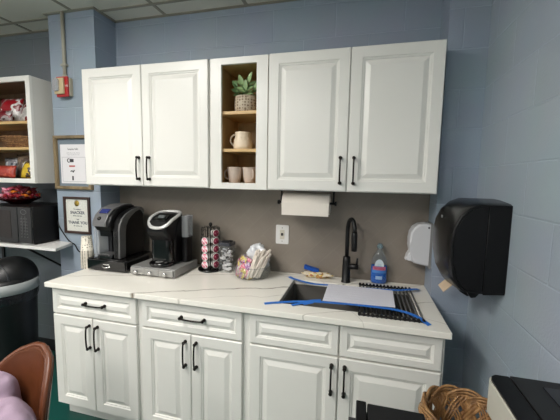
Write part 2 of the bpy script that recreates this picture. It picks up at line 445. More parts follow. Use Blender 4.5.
# ------------------------------------------------------------------ cabinets
def door_panel(b, x0, x1, z0, z1, yf, t=.02, fr=.056):
    """raised-panel front facing -y, front plane at yf"""
    prof = [(0, t), (0, .004), (.004, 0), (fr, 0), (fr+.005, .005), (fr+.010, .005), (fr+.013, .010), (fr+.018, .010), (fr+.040, .0015), (fr+.043, .0005)]
    if fr < .04: prof = [(0, t), (0, .004), (.004, 0), (fr, 0), (fr+.004, .005), (fr+.007, .005), (fr+.010, .009), (fr+.014, .009), (fr+.030, .0015), (fr+.032, .0005)]
    L = []
    for i, d in prof:
        L.append([(x0+i, yf+d, z0+i), (x1-i, yf+d, z0+i), (x1-i, yf+d, z1-i), (x0+i, yf+d, z1-i)])
    b.loops(L, True, True)
def pull(parent, x, z, yf, vertical=True, ln=.152):
    b = B(); h = ln/2
    def P(a, d): return (x, yf-d, z+a) if vertical else (x+a, yf-d, z)
    b.tube(curve([P(-h+.008, .025), P(-h*.55, .0295), P(0, .031), P(h*.55, .0295), P(h-.008, .025)], 5), [.0062]+[.0046]*19+[.0062], 8)
    for s in (-1, 1):
        a = s*(h-.008)
        b.tube([P(a, -.001), P(a, .006), P(a, .012), P(a, .024), P(a, .028)], [.0100, .0100, .0065, .0095, .0065], 10)
    b.build('handle', 'bronze', parent)
def carcass(b, x0, x1, toe=True):
    b.box(x0, x0+.018, -.608, -.01, .11, .884).box(x1-.018, x1, -.608, -.01, .11, .884)
    b.box(x0+.018, x1-.018, -.608, -.59, .11, .884)
    b.box(x0+.018, x1-.018, -.59, -.01, .11, .13).box(x0+.018, x1-.018, -.022, -.01, .13, .884)
    b.box(x0+.004, x1-.004, -.545, -.03, .0, .11)
def base_unit(label, x0, x1, xs, drawers, drawer_handle, hx):
    o = thing('base_cabinet', label, 'cabinet', ((x0+x1)/2, -.3, 0), 'white base cabinets under the counter')
    b = B(); carcass(b, x0, x1); b.build('body', 'cab', o)
    for i, (a, c) in enumerate(xs):
        b = B(); door_panel(b, a, c, .1224, .7067, -.628); d = b.build('door', 'cab', o)
        pull(d, hx[i], .598, -.628)
    for a, c in drawers:
        b = B(); door_panel(b, a, c, .7159, .8722, -.628, fr=.034); d = b.build('drawer' if drawer_handle else 'false_drawer_front', 'cab', o)
        if drawer_handle: pull(d, (a+c)/2+.02, .802, -.628, False)
base_unit('white base cabinet at the left end, under the coffee brewers', .0, .630, ((.0117, .3035), (.3070, .6118)), ((.0117, .6118),), True, (.284, .343))
base_unit('white base cabinet with one wide drawer between the left and sink cabinets', .630, 1.276, ((.6486, .9560), (.9595, 1.2541)), ((.6486, 1.2541),), True, (.925, .991))
base_unit('white base cabinet under the sink with two handleless false drawers', 1.276, 2.213, ((1.2958, 1.7475), (1.7525, 2.2008)), ((1.2958, 1.7463), (1.7535, 2.2008)), False, (1.718, 1.780))

ZU, ZT = 1.4978, 2.2531
def wall_unit(label, x0, x1, xs, hx):
    o = thing('wall_cabinet', label, 'cabinet', ((x0+x1)/2, -.15, ZU-.004), 'closed white wall cabinets')
    B().box(x0, x1, -.315, -.001, ZU-.004, ZT, .001).build('body', 'cab', o)
    for i, (a, c) in enumerate(xs):
        b = B(); door_panel(b, a, c, ZU, ZT, -.335); d = b.build('door', 'cab', o); pull(d, hx[i], ZU+.113, -.335)
wall_unit('white two-door wall cabinet above the coffee brewers', 0.0, .928, ((.001, .4540), (.4575, .9160)), (.428, .505))
wall_unit('white two-door wall cabinet above the sink', 1.286, 2.199, ((1.2925, 1.7395), (1.7435, 2.1961)), (1.705, 1.776))
# open shelf cabinet in the middle
o = thing('open_wall_cabinet', 'narrow open white wall cabinet holding the plant and mugs', 'cabinet', (1.107, -.15, ZU-.004))
b = B()
b.box(.929, .975, -.310, -.001, ZU-.004, ZT).box(1.239, 1.285, -.310, -.001, ZU-.004, ZT)
b.box(.975, 1.239, -.310, -.001, ZU-.004, 1.515).box(.975, 1.239, -.310, -.001, 2.235, ZT)
b.build('body', 'cab', o)
b = B(); fz0, fz1, fx0, fx1 = 1.531, 2.216, .9985, 1.2175
b.box(.929, fx0, -.328, -.310, ZU-.004, ZT, .001).box(fx1, 1.285, -.328, -.310, ZU-.004, ZT, .001)
b.box(fx0, fx1, -.328, -.310, ZU-.004, fz0, .001).box(fx0, fx1, -.328, -.310, fz1, ZT, .001)
b.build('face_frame', 'cab', o)
b = B().box(.975, .981, -.309, -.012, 1.516, 2.234).box(1.233, 1.239, -.309, -.012, 1.516, 2.234).box(.975, 1.239, -.012, -.002, 1.515, 2.235)
b.box(.981, 1.233, -.309, -.012, 1.515, 1.5305).box(.981, 1.233, -.309, -.012, 2.217, 2.235)
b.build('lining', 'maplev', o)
B().box(.981, 1.233, -.309, -.012, 1.936, 1.954, .001).build('shelf', 'maple', o)
B().box(.981, 1.233, -.309, -.012, 1.716, 1.734, .001).build('shelf', 'maple', o)

# left open cabinet on the back wall
o = thing('open_wall_cabinet', 'open white wall cabinet of snacks above the microwave', 'cabinet', (-.95, -.15, ZU-.004))
b = B(); b.box(-1.42, -1.40, -.31, -.001, ZU-.004, ZT).box(-.498, -.478, -.292, -.001, ZU-.004, ZT, .001)
b.box(-1.40, -.498, -.292, -.001, ZU-.004, 1.515).box(-1.40, -.498, -.292, -.001, 2.235, ZT)
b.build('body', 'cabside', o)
b = B().box(-.515, -.476, -.312, -.292, ZU-.004, ZT, .001).box(-1.42, -1.38, -.312, -.292, ZU-.004, ZT, .001)
b.box(-1.38, -.515, -.312, -.292, ZU-.004, 1.527, .001).box(-1.38, -.515, -.312, -.292, 2.218, ZT, .001)
b.build('face_frame', 'cab', o)
b = B().box(-.504, -.498, -.291, -.012, 1.516, 2.234).box(-1.40, -.498, -.012, -.002, 1.515, 2.235).box(-1.40, -.504, -.291, -.012, 1.515, 1.5265)
b.box(-1.40, -.504, -.291, -.012, 2.222, 2.235)
b.build('lining', mat_wood('shaded_lining', (96, 72, 48), (118, 90, 62), 2), o)  # lining wood darkened so the open compartments look less lit
B().box(-1.40, -.504, -.291, -.012, 1.925, 1.945, .001).build('shelf', 'maple', o)
B().box(-1.40, -.504, -.291, -.012, 1.738, 1.756, .001).build('shelf', 'maple', o)

# ------------------------------------------------------------------ countertop with sink cut-out
SX0, SX1, SY0, SY1 = 1.425, 2.118, -.545, -.148
xs = [-.01, SX0, SX1, 2.2265]; ys = [-.657, SY0, SY1, -.0125]
b = B(); z0, z1 = .8845, .914
V = {}
for i, xx in enumerate(xs):
    for j, yy in enumerate(ys):
        for k, zz in enumerate((z0, z1)): V[i, j, k] = b.bm.verts.new((xx, yy, zz))
for i in range(3):
    for j in range(3):
        if (i, j) == (1, 1): continue
        b.bm.faces.new((V[i, j, 1], V[i+1, j, 1], V[i+1, j+1, 1], V[i, j+1, 1]))
        b.bm.faces.new((V[i, j, 0], V[i, j+1, 0], V[i+1, j+1, 0], V[i+1, j, 0]))
def side(a, c): b.bm.faces.new((V[a+(0,)], V[c+(0,)], V[c+(1,)], V[a+(1,)]))
for i in range(3): side((i, 0), (i+1, 0)); side((i+1, 3), (i, 3)); side((0, i+1), (0, i)); side((3, i), (3, i+1))
side((2, 1), (1, 1)); side((1, 2), (2, 2)); side((1, 1), (1, 2)); side((2, 2), (2, 1))
o = b.build('countertop', 'marble'); m = o.modifiers.new('b', 'BEVEL'); m.width = .003; m.segments = 2; m.limit_method = 'ANGLE'
tag(o, 'white marble countertop with thin grey-brown veins running over all base cabinets', 'countertop')
tag(B().box(-.011, 2.2275, -.012, -.0005, .8845, ZU-.005).build('backsplash', 'splash'), 'taupe tiled backsplash between counter and wall cabinets', 'backsplash')

# sink
o = thing('sink', 'dark gunmetal undermount sink set in the counter', 'sink', (1.77, -.34, .884))
def sinkL(i, z, r=.02): return [(u, v, z) for u, v in rrect(SX0-.004+i, SX1+.004-i, SY0-.004+i, SY1+.004-i, r)]
b = B(); b.loops([sinkL(-.012, .884), sinkL(0, .884), sinkL(0, .880), sinkL(.004, .72, .02), sinkL(.02, .700, .03)], True, smooth=False)
b.build('basin', 'steel', o)
B().lathe([(.045, .7015), (.045, .704), (.03, .7045), (.028, .702), (0, .702)], (1.77, -.36), 24).build('drain', 'chrome', o)

# ------------------------------------------------------------------ faucet
o = thing('faucet', 'matte black pull-down kitchen faucet behind the sink', 'faucet', (1.75, -.095, .914))
B().lathe([(.0, .914), (.030, .914), (.030, .917), (.027, .920), (.024, 1.05), (.0225, 1.078), (.015, 1.082), (0, 1.082)], (1.75, -.095), 24).build('body', 'mblack', o)
pth = [(1.75, -.095, 1.078), (1.75, -.095, 1.16), (1.75, -.095, 1.25)]
for k in range(1, 12):
    a = PI*k/12; pth.append((1.75+.022*(1-math.cos(a)), -.095-.042*(1-math.cos(a)), 1.25+.055*math.sin(a)*1.3))
pth.append((1.794, -.179, 1.25))
B().tube(pth, .0125, 14).build('spout', 'mblack', o)
B().tube([(1.794, -.179, 1.252), (1.794, -.179, 1.235), (1.795, -.180, 1.16), (1.795, -.180, 1.135)], [.0135, .017, .0175, .0165], 16).build('spray_head', 'mblack', o)
b = B().tube([(1.765, -.1, 1.018), (1.80, -.103, 1.018), (1.825, -.105, 1.018)], [.018, .018, .017], 14)
b.tube([(1.812, -.104, 1.02), (1.8145, -.106, 1.05), (1.816, -.108, 1.075)], [.008, .007, .0055], 8)
b.build('lever', 'mblack', o)

# ------------------------------------------------------------------ roll-up drying rack
o = thing('drying_rack', 'black roll-up rod drying rack over the right side of the sink', 'drying rack', (1.975, -.35, .914))
n = 15
for i in range(n):
    xx = 1.838+i*(2.125-1.838)/(n-1)
    B().tube([(xx, -.575, .9195), (xx, -.135, .9195)], .0042, 8).build('rod', 'pewter' if i > 9 else 'mblack', o)
for yy in (-.578, -.135):
    b = B()
    for i in range(n):
        xx = 1.838+i*(2.125-1.838)/(n-1)
        b.tube([(xx, yy-.012, .9215), (xx, yy+.012, .9215)], .0075, 8)
    b.box(1.834, 2.129, yy-.007, yy+.007, .9145, .9195)
    b.build('end_strip', 'mblack', o)

# blue tape strips and paper
def ribbon(b, pts, w, zt=.0006, n=6):
    C = curve(pts, n); L = []
    for i, p in enumerate(C):
        t = (C[min(i+1, len(C)-1)]-C[max(i-1, 0)]); t.z = 0; t.normalize(); s = Vector((-t.y, t.x, 0))*w/2
        L.append([p-s, p+s, p+s+Vector((0, 0, zt)), p-s+Vector((0, 0, zt))])
    b.loops(L, True, True)
o = B(); ribbon(o, [(1.383, -.105, .915), (1.43, -.150, .917), (1.55, -.215, .921), (1.66, -.235, .929), (1.85, -.235, .931), (2.03, -.215, .931), (2.14, -.165, .9305), (2.178, -.125, .922)], .026)
tag(o.build('tape_strip', 'tape', origin=(1.8, -.2, .915)), 'blue tape strip across the back of the sink behind the paper', 'tape', None)
o = B(); ribbon(o, [(1.36, -.585, .915), (1.41, -.557, .916), (1.53, -.512, .919), (1.66, -.507, .929), (1.83, -.500, .931), (2.0, -.505, .931), (2.09, -.55, .9305), (2.146, -.606, .917)], .026)
ribbon(o, [(1.50, -.565, .9165), (1.545, -.535, .9205), (1.585, -.492, .9215), (1.64, -.485, .929)], .022)
ribbon(o, [(1.555, -.545, .921), (1.60, -.510, .9235)], .03)
tag(o.build('tape_strip', 'tape', origin=(1.8, -.52, .915)), 'blue tape strip across the front of the sink before the paper', 'tape')
# taped note with faint handwriting
def mat_note():
    m, nt, b = new_mat('handwritten_note'); N = nt.nodes; L = nt.links
    tc = N.new('ShaderNodeTexCoord'); mp = N.new('ShaderNodeMapping'); mp.inputs['Scale'].default_value = (1, 1, 1); L.new(tc.outputs['Object'], mp.inputs[0])
    wv = N.new('ShaderNodeTexWave'); wv.bands_direction = 'Y'; wv.inputs['Scale'].default_value = 9; wv.inputs['Distortion'].default_value = 9; wv.inputs['Detail'].default_value = 3; wv.inputs['Detail Scale'].default_value = 30
    L.new(mp.outputs[0], wv.inputs['Vector'])
    r = N.new('ShaderNodeValToRGB'); r.color_ramp.elements[0].position = .04; r.color_ramp.elements[1].position = .14
    r.color_ramp.elements[0].color = srgb((206, 206, 216)); r.color_ramp.elements[1].color = srgb((228, 228, 238))
    L.new(wv.outputs['Fac'], r.inputs[0]); L.new(r.outputs[0], b.inputs['Base Color']); b.inputs['Roughness'].default_value = .8
    return m
b = B(); b.loops([[(1.650, -.500, .9325), (2.010, -.485, .9335), (2.020, -.235, .9335), (1.652, -.222, .9325)],
                  [(1.650, -.500, .9332), (2.010, -.485, .9342), (2.020, -.235, .9342), (1.652, -.222, .9332)]], True, True)
tag(b.build('paper_note', mat_note(), origin=(1.83, -.36, .932)), 'white sheet of paper with faint writing taped across the sink', 'paper')

# ------------------------------------------------------------------ bottle of blue cleaner
c = (1.950, -.052); o = thing('spray_bottle', 'clear bottle half full of blue liquid standing behind the drying rack', 'bottle', (c[0], c[1], .914))
pr = [(0, .9145), (.044, .9145), (.050, .920), (.0505, .97), (.050, 1.035), (.046, 1.065), (.036, 1.090), (.026, 1.108), (.018, 1.122), (.0135, 1.135), (.0135, 1.150)]
B().lathe(pr, c, 32, 1.0, .62).build('bottle', 'bottleg', o)
B().lathe([(0, .918), (.042, .918), (.0475, .924), (.0478, .97), (.0475, 1.028), (0, 1.028)], c, 32, 1, .62).build('liquid', 'blue', o)
B().lathe([(.0145, 1.138), (.0185, 1.139), (.0185, 1.156), (.015, 1.158), (.012, 1.166), (0, 1.167)], c, 20).build('neck_cap', mat_glass('pale_blue_cap', (220, 235, 240), alpha=.35, acol=(165, 190, 200)), o)
def wrap(z0, z1, h, mt, name, rr=.0512, parent=o):
    b = B(); L = 14
    b.grid(lambda u, v: (c[0]+math.cos(-PI/2+(u-.5)*h)*rr, c[1]+math.sin(-PI/2+(u-.5)*h)*rr*.63-.0006, z0+(z1-z0)*v), L, 2)
    return b.build(name, mt, parent)
b = B(); pts = []
for k in range(13):
    a = PI*k/12; pts.append((c[0]-.028*math.cos(a)*-1-.0, c[1]-.0335+.012*math.sin(a)**2*0+.004*abs(math.cos(a)), 1.028+.045*math.sin(a)))
b.loops([[Vector(p)+Vector((0, .0015, 0)) for p in pts], pts], True, True)
b.build('label_top', mat('label_white', (208, 222, 228), .5), o)
w = wrap(.985, 1.003, 1.9, mat('label_blue', (70, 130, 205), .5), 'label_band')
w2 = wrap(1.004, 1.026, 1.7, mat('label_pink', (190, 110, 140), .5), 'label_band')
text('Windex', .018, (c[0], c[1]-.0336, 1.015), w2, 'red')
wrap(.945, .966, .8, mat('label_square', (150, 185, 220), .5), 'label_square')

# ------------------------------------------------------------------ sponge and wrappers beside sink
def lump(name, mt, c, sx, sy, sz, amp=.25, fr=40, sub=3, seed=0, parent=None, flat=True, origin=None, **kw):
    b = B(); bmesh.ops.create_icosphere(b.bm, subdivisions=sub, radius=1)
    for v in b.bm.verts:
        d = v.co.normalized(); q = 1+amp*noise.noise(Vector((d.x*1.7+seed*3.1, d.y*1.7+seed, d.z*1.7)))+amp*.5*noise.noise(d*4+Vector((seed, 0, 0)))+amp*.35*abs(noise.noise(d*9+Vector((0, seed, 0))))
        v.co = Vector((d.x*sx*q, d.y*sy*q, d.z*sz*q))
        v.co += Vector(c)
    zb = c[2]-sz
    for v in b.bm.verts:
        if flat and v.co.z < zb+.15*sz: v.co.z = zb
    for f in b.bm.faces: f.smooth = True
    return b.build(name, mt, parent, origin=origin or (c[0], c[1], zb))
tag(lump('crumpled_cloth', mat_print('patterned_cloth', (222, 210, 186), (206, 176, 60), 45, (170, 110, 96), .8, .52), (1.560, -.068, .934), .085, .032, .0195, .5, sub=4, seed=3), 'crumpled cream and yellow patterned cloth under the blue sponge', 'cloth')
b = B().box(-.05, .05, -.026, .026, -.010, .010, .005, 3); b.xform(Matrix.Translation((1.525, -.070, .972)) @ Matrix.Rotation(math.radians(16), 4, 'Y') @ Matrix.Rotation(.12, 4, 'Z'))
tag(b.build('sponge', 'sponge', origin=(1.52, -.068, .95)), 'blue sponge lying on the crumpled patterned cloth', 'sponge')

# ------------------------------------------------------------------ wall fittings
o = thing('switch_plate', 'white switch plate on the taupe backsplash', 'switch', (1.308, -.012, 1.179))
b = B().prism(rrect(1.263, 1.353, 1.113, 1.244, .006), -.012, -.018, 'y', .002); b.build('plate', 'white', o)
B().prism(rrect(1.292, 1.324, 1.146, 1.211, .003), -.018, -.0195, 'y').build('inset', 'offw', o)
B().box(1.3025, 1.3135, -.030, -.0195, 1.172, 1.190, .002).build('toggle', 'dgrey', o)
b = B()
for z in (1.135, 1.222): b.lathe([(.0035, 0), (.0035, .001), (0, .0012)], (0, 0), 10)
b.bm.free(); b = B()
b.bm.free()
for z in (1.1325, 1.2245): B().tube([(1.308, -.0182, z), (1.308, -.0192, z)], .0035, 10).build('screw', 'grey', o)

# paper towel roll and its holder
o = thing('towel_holder', 'black under-cabinet paper towel holder', 'holder', (1.50, -.2, 1.4935))
b = B().box(1.335, 1.675, -.222, -.178, 1.487, 1.4935, .001)
b.tube([(1.345, -.20, 1.49), (1.345, -.2, 1.417)], .006, 8).tube([(1.664, -.20, 1.49), (1.664, -.2, 1.417)], .006, 8)
b.build('bracket', 'mblack', o)
B().tube([(1.330, -.2, 1.417), (1.678, -.2, 1.417)], .007, 10).build('rod', 'mblack', o)
for xa, xb in ((1.322, 1.334), (1.672, 1.682)): B().tube([(xa, -.2, 1.417), (xb, -.2, 1.417)], .0135, 14).build('end_knob', 'mblack', o)
b = B(); n = 36; L = []
for x0_, r0 in ((1.360, .020), (1.360, .0605), (1.362, .063), (1.642, .063), (1.644, .0605), (1.644, .020)):
    L.append([(x0_, -.2+r0*math.cos(2*PI*k/n), 1.414+r0*math.sin(2*PI*k/n)) for k in range(n)])
L.append(L[0]); b.loops(L[:-1], False, False, True)
b.loops([L[0], L[-2]], False)
b.box(1.362, 1.642, -.2640, -.2625, 1.345, 1.42)
o = b.build('paper_towel_roll', 'towel', origin=(1.5, -.2, 1.35)); tag(o, 'roll of white paper towel hanging under the right wall cabinets', 'paper towel')

# soap dispenser on the side of the right column
o = thing('soap_dispenser', 'white soap dispenser on the column side, left of the black towel dispenser', 'dispenser', (2.2275, -.10, 1.06))
pf = [(2.2265, 1.315), (2.19, 1.318), (2.155, 1.312), (2.128, 1.293), (2.112, 1.262), (2.106, 1.222), (2.108, 1.18), (2.116, 1.14), (2.122, 1.10), (2.135, 1.083), (2.2265, 1.065)]
b = B(); b.prism(pf, -.155, -.045, 'y', .012, seg=3); b.build('cover', mat('soap_white', (206, 207, 210), .4, var=.01), o)
b = B(); b.prism([(2.2272, 1.320), (2.215, 1.320), (2.214, 1.060), (2.2272, 1.058)], -.16, -.04, 'y'); b.build('back_plate', 'grey', o)
b = B(); b.prism([(2.116, 1.155), (2.100, 1.118), (2.092, 1.092), (2.112, 1.098), (2.138, 1.082), (2.150, 1.10), (2.128, 1.13)], -.135, -.065, 'y', .006); b.build('push_lever', mat('soap_lever_white', (214, 215, 218), .35, var=.01), o)
B().tube([(2.206, -.1552, 1.296), (2.206, -.157, 1.296)], .0055, 10).build('lock', 'dgrey', o)

# black paper towel dispenser on the right wall
o = thing('towel_dispenser', 'large black paper towel dispenser on the right wall', 'dispenser', (2.42, -.45, 1.08))
near = [(2.4195, 1.478), (2.30, 1.478), (2.262, 1.462), (2.226, 1.425), (2.203, 1.372), (2.193, 1.30), (2.198, 1.215), (2.212, 1.145), (2.235, 1.100), (2.262, 1.082), (2.30, 1.078), (2.4195, 1.088)]
def off(poly, k, c=(2.4, 1.28)): return [(2.4195 if u > 2.419 else c[0]+(u-c[0])*k, c[1]+(v-c[1])*k) for u, v in poly]
L = []
for y_, k in ((-.622, .93), (-.620, .955), (-.610, .975), (-.58, .995), (-.50, 1.03), (-.42, 1.04), (-.34, 1.02), (-.29, .98), (-.275, .93)):
    L.append([(u, y_, v) for u, v in off(near, k)])
b = B(); b.loops(L, True, True, True); cv = b.build('cover', mat('smoke_black_cover', (14, 14, 15), .26, var=.08), o)
m = cv.modifiers.new('e', 'EDGE_SPLIT'); m.split_angle = math.radians(38)
b = B(); L = []   # raised lip round the near side
for y_, k in ((-.6185, .955), (-.626, .950), (-.628, .925), (-.622, .915)):
    L.append([(u, y_, v) for u, v in off(near, k)])
b.loops(L, False, False, True); b.build('side_lip', 'black', o)
b = B(); b.prism([(2.419, 1.462), (2.338, 1.468), (2.338, 1.086), (2.419, 1.094)], -.6225, -.6275, 'y', .0015); b.build('side_panel', 'black', o)
b = B(); b.prism([q for q in off(near, .90) if q[0] < 2.335]+[(2.334, 1.092), (2.334, 1.462)], -.6225, -.6255, 'y', .0012); b.build('cover_side', 'black', o)
b = B(); b.prism([(2.285, 1.085), (2.330, 1.083), (2.318, 1.066), (2.300, 1.062)], -.61, -.585, 'y', .002); b.build('release_tab', 'black', o)
B().prism([(2.26, 1.10), (2.31, 1.082), (2.33, 1.058), (2.30, 1.052), (2.27, 1.07)], -.56, -.34, 'y', .003).build('feed_slot', 'black', o)
B().box(2.196, 2.2, -.47, -.455, 1.392, 1.404, mtx=None).build('key_lock', 'silver', o)
b = B(); b.box(-.002, .002, -.05, .05, -.035, .035); b.xform(Matrix.Translation((2.245, -.435, 1.063)) @ Matrix.Rotation(.75, 4, 'Y'))
tag(b.build('paper_towel_sheet', mat('brown_towel', (206, 184, 156), .8), origin=(2.245, -.4, 1.07)), 'tan paper towel end sticking out under the black dispenser', 'paper towel')

# fire alarm strobe and conduit on the left column
o = thing('fire_alarm', 'red and beige fire alarm strobe on the left column', 'alarm', (-.28, -.2, 2.18))
B().box(-.312, -.214, -.228, -.2, 2.122, 2.245, .003).build('back_box', 'beige', o)
B().box(-.318, -.218, -.243, -.228, 2.112, 2.252, .004).build('housing', 'red', o)
B().box(-.322, -.240, -.258, -.243, 2.130, 2.240, .004).build('strobe_body', mat('strobe_cream', (196, 178, 140), .5), o)
b = B(); b.prism(rrect(-.322, -.272, 2.148, 2.232, .01), -.258, -.272, 'y', .006); b.build('strobe_lens', 'lens', o)
text('FIRE', .020, (-.229, -.2435, 2.185), o, 'white', rot=(PI/2, 0, 0))
o = thing('conduit', 'cream conduit running up the left column to the ceiling', 'conduit', (-.268, -.212, 2.245))
B().tube([(-.268, -.213, 2.2455), (-.268, -.213, 2.695)], .0125, 12).build('pipe', 'conduit', o)
B().box(-.290, -.246, -.228, -.2, 2.33, 2.345, .002).build('clip', 'conduit', o)
B().tube([(-.268, -.213, 2.2453), (-.268, -.213, 2.268)], .016, 12).build('fitting', 'conduit', o)

# ------------------------------------------------------------------ framed signs on the left column
def frame(name, label, x0, x1, z0, z1, w, d, mt):
    o = thing(name, label, 'frame', ((x0+x1)/2, -.2, z0))
    L = []
    for i, dd in ((0, 0), (0, d*.85), (w*.2, d), (w*.8, d), (w, d*.7), (w, .004)):
        L.append([(x0+i, -.2005-dd, z0+i), (x1-i, -.2005-dd, z0+i), (x1-i, -.2005-dd, z1-i), (x0+i, -.2005-dd, z1-i)])
    b = B(); b.loops(L, False); b.build('frame', mt, o)
    return o
o = frame('picture_frame', 'larger weathered wood frame with a white printed sheet, half hidden by the cabinet', -.398, -.068, 1.453, 1.845, .024, .028, 'rustic')
B().box(-.3755, -.0905, -.206, -.203, 1.4755, 1.8225).build('mat_board', 'matt', o)
pg = B().box(-.352, -.110, -.2085, -.2062, 1.497, 1.782).build('page', 'paper', o)
text('Snacks Info', .021, (-.235, -.2087, 1.748), pg, 'ink')
text('pay for what you take, thank you', .009, (-.232, -.2087, 1.720), pg, 'greyink')
text('cash or scan one of the codes', .009, (-.232, -.2087, 1.707), pg, 'greyink')
b = B()
for q in ((-.338, -.336, 1.512, 1.688), (-.128, -.126, 1.512, 1.688), (-.338, -.126, 1.510, 1.512), (-.338, -.126, 1.688, 1.690)): b.box(q[0], q[1], -.2089, -.2086, q[2], q[3])
b.build('printed_border', 'greyink', pg)
B().tube([(-.275+.013*math.cos(a*PI/10), -.2092, 1.665+.013*math.sin(a*PI/10)) for a in range(4, 17)], .003, 6).build('printed_mark', 'ink', pg)
B().box(-.268, -.232, -.2089, -.2086, 1.653, 1.677).build('printed_mark', 'ink', pg)
B().tube([(-.262, -.209, 1.585), (-.25, -.209, 1.592), (-.24, -.209, 1.580), (-.228, -.209, 1.596)], .004, 6).build('printed_mark', 'ink', pg)
B().box(-.252, -.238, -.2089, -.2086, 1.520, 1.552).build('printed_mark', 'ink', pg)
B().box(-.275, -.222, -.2089, -.2086, 1.618, 1.630).build('printed_mark', 'redink', pg)
o = frame('picture_frame', 'small dark brown frame with a thank-you sign above the counter', -.345, -.106, 1.122, 1.398, .018, .016, 'dbrown')
pg = B().box(-.3285, -.1225, -.2045, -.202, 1.1385, 1.3815).build('page', mat_dots('speckled_page', (216, 216, 208), (176, 176, 168), 160, .22), o)
for s, z, tx in ((.016, 1.305, 'To make a'), (.030, 1.279, 'SNACKER'), (.015, 1.256, 'smile, say you'), (.016, 1.230, 'I say'), (.030, 1.204, 'THANK YOU'), (.014, 1.180, 'for all you do')):
    text(tx, s, (-.225, -.2047, z), pg, 'bluehand', bold=.0009 if s > .02 else .0003)
B().lathe([(.022, 0), (.022, .002), (.014, .0025), (.014, .004), (.008, .004), (0, .004)], (0, 0), 24).xform(Matrix.Translation((-.2255, -.2045, 1.3495)) @ Matrix.Rotation(PI/2, 4, 'X')).build('medallion', 'gold', pg)

# ------------------------------------------------------------------ shelf with microwave at the left
o = thing('wall_shelf', 'white wall shelf under the microwave with black brackets', 'shelf', (-1.0, -.1, 1.025))
b = B(); b.prism([(-1.9, -.40), (-.215, -.40), (-.285, -.2015), (-.4115, -.2015), (-.4115, -.001), (-1.9, -.001)], 1.028, 1.05, 'z', .002); b.build('board', 'white', o)
for xx in (-.60, -1.285):
    b = B(); b.box(xx-.012, xx+.012, -.34, -.002, 1.020, 1.028)
    b.box(xx-.012, xx+.012, -.010, -.002, .755, .80)
    if xx < -1: b.box(xx-.012, xx+.012, -.014, -.002, .755, 1.02)
    b.tube([(xx, -.33, 1.022), (xx, -.008, .775)], .008, 6)
    b.build('bracket', 'mblack', o)

o = thing('microwave', 'black microwave oven on the white wall shelf', 'microwave', (-.68, -.2, 1.05))
B().box(-.935, -.4375, -.372, -.03, 1.058, 1.328, .006).build('casing', 'black', o)
B().box(-.933, -.567, -.386, -.372, 1.062, 1.325, .004).build('door', 'gblack', o)
B().box(-.90, -.63, -.3875, -.386, 1.095, 1.295, .0005).build('door_window', mat('smoked_window', (34, 26, 22), .12), o)
B().box(-.565, -.4395, -.386, -.372, 1.062, 1.325, .004).build('control_panel', 'gblack', o)
b = B(); L = [(-.505+.026*math.cos(k*PI/10), -.3873, 1.29+.017*math.sin(k*PI/10)) for k in range(20)]
b.tube(L, .0012, 6, closed=True)
b.tube([(-.520, -.3873, 1.26), (-.520, -.3873, 1.12)], .001, 6).tube([(-.492, -.3873, 1.26), (-.492, -.3873, 1.12)], .001, 6)
for k in range(7):
    for x_ in (-.532, -.506, -.480): b.box(x_-.005, x_+.005, -.3868, -.3862, 1.24-k*.022, 1.243-k*.022)
b.build('keypad', 'grey', o)
B().box(-.560, -.4395, -.374, -.3715, 1.0555, 1.0605).build('chrome_sill', 'chrome', o)
for x_ in (-.90, -.47):
    for y_ in (-.34, -.07): B().lathe([(0, 1.0502), (.012, 1.0502), (.012, 1.0585), (0, 1.0585)], (x_, y_), 12).build('foot', 'black', o)
pts = [(-.432, -.03, 1.25), (-.4225, -.10, 1.26), (-.4185, -.185, 1.22), (-.405, -.2065, 1.18), (-.370, -.2065, 1.125), (-.315, -.2065, 1.062), (-.262, -.2065, 1.035), (-.235, -.2065, .995), (-.195, -.2065, .978), (-.12, -.2065, .99), (-.06, -.207, .955), (-.03, -.212, .925)]
tag(B().tube(curve(pts, 5), .0042, 8).build('power_cord', 'black', origin=(-.3, -.2065, 1.0)), 'black power cord trailing across the left column below the small frame', 'cord')

# candy bowl
c = (-.785, -.20)
o = thing('candy_bowl', 'dark red glass bowl of candy on top of the microwave', 'bowl', (c[0], c[1], 1.3285))
B().lathe([(0, 1.3285), (.06, 1.3285), (.065, 1.333), (.10, 1.350), (.125, 1.362), (.138, 1.376), (.134, 1.377), (.095, 1.353), (.06, 1.338), (0, 1.336)], c, 32, wob=lambda a, z: 1+.03*math.sin(a*8)*(z-1.33)/.1).build('bowl', 'maroon', o)
cols = [((200, 96, 122), 'pink'), ((214, 150, 166), 'pale pink'), ((140, 24, 34), 'red'), ((214, 118, 36), 'orange'), ((120, 22, 34), 'dark red')]
cm = [mat('candy_wrap_%s' % n.replace(' ', '_'), c_, .3, var=.2, scale=80) for c_, n in cols]
protos = []
def candy_mesh(mt, i):
    b = B(); bmesh.ops.create_icosphere(b.bm, subdivisions=2, radius=1)
    for v in b.bm.verts: v.co = Vector((v.co.x*.019, v.co.y*.012, v.co.z*.011))*(1+.2*noise.noise(v.co*3+Vector((i, 0, 0))))
    for s in (-1, 1): b.prism([(s*.017, -.002), (s*.030, -.010), (s*.031, .010), (s*.017, .002)][::s], -.001, .001, 'z')
    o = b.build('wrapped_candy', mt); return o
for i, m_ in enumerate(cm): protos.append(candy_mesh(m_, i))
pick = [(0, .3), (1, .3), (0, .2), (1, .5), (2, .6), (3, .9), (4, .9)]
k = 0
used = set()
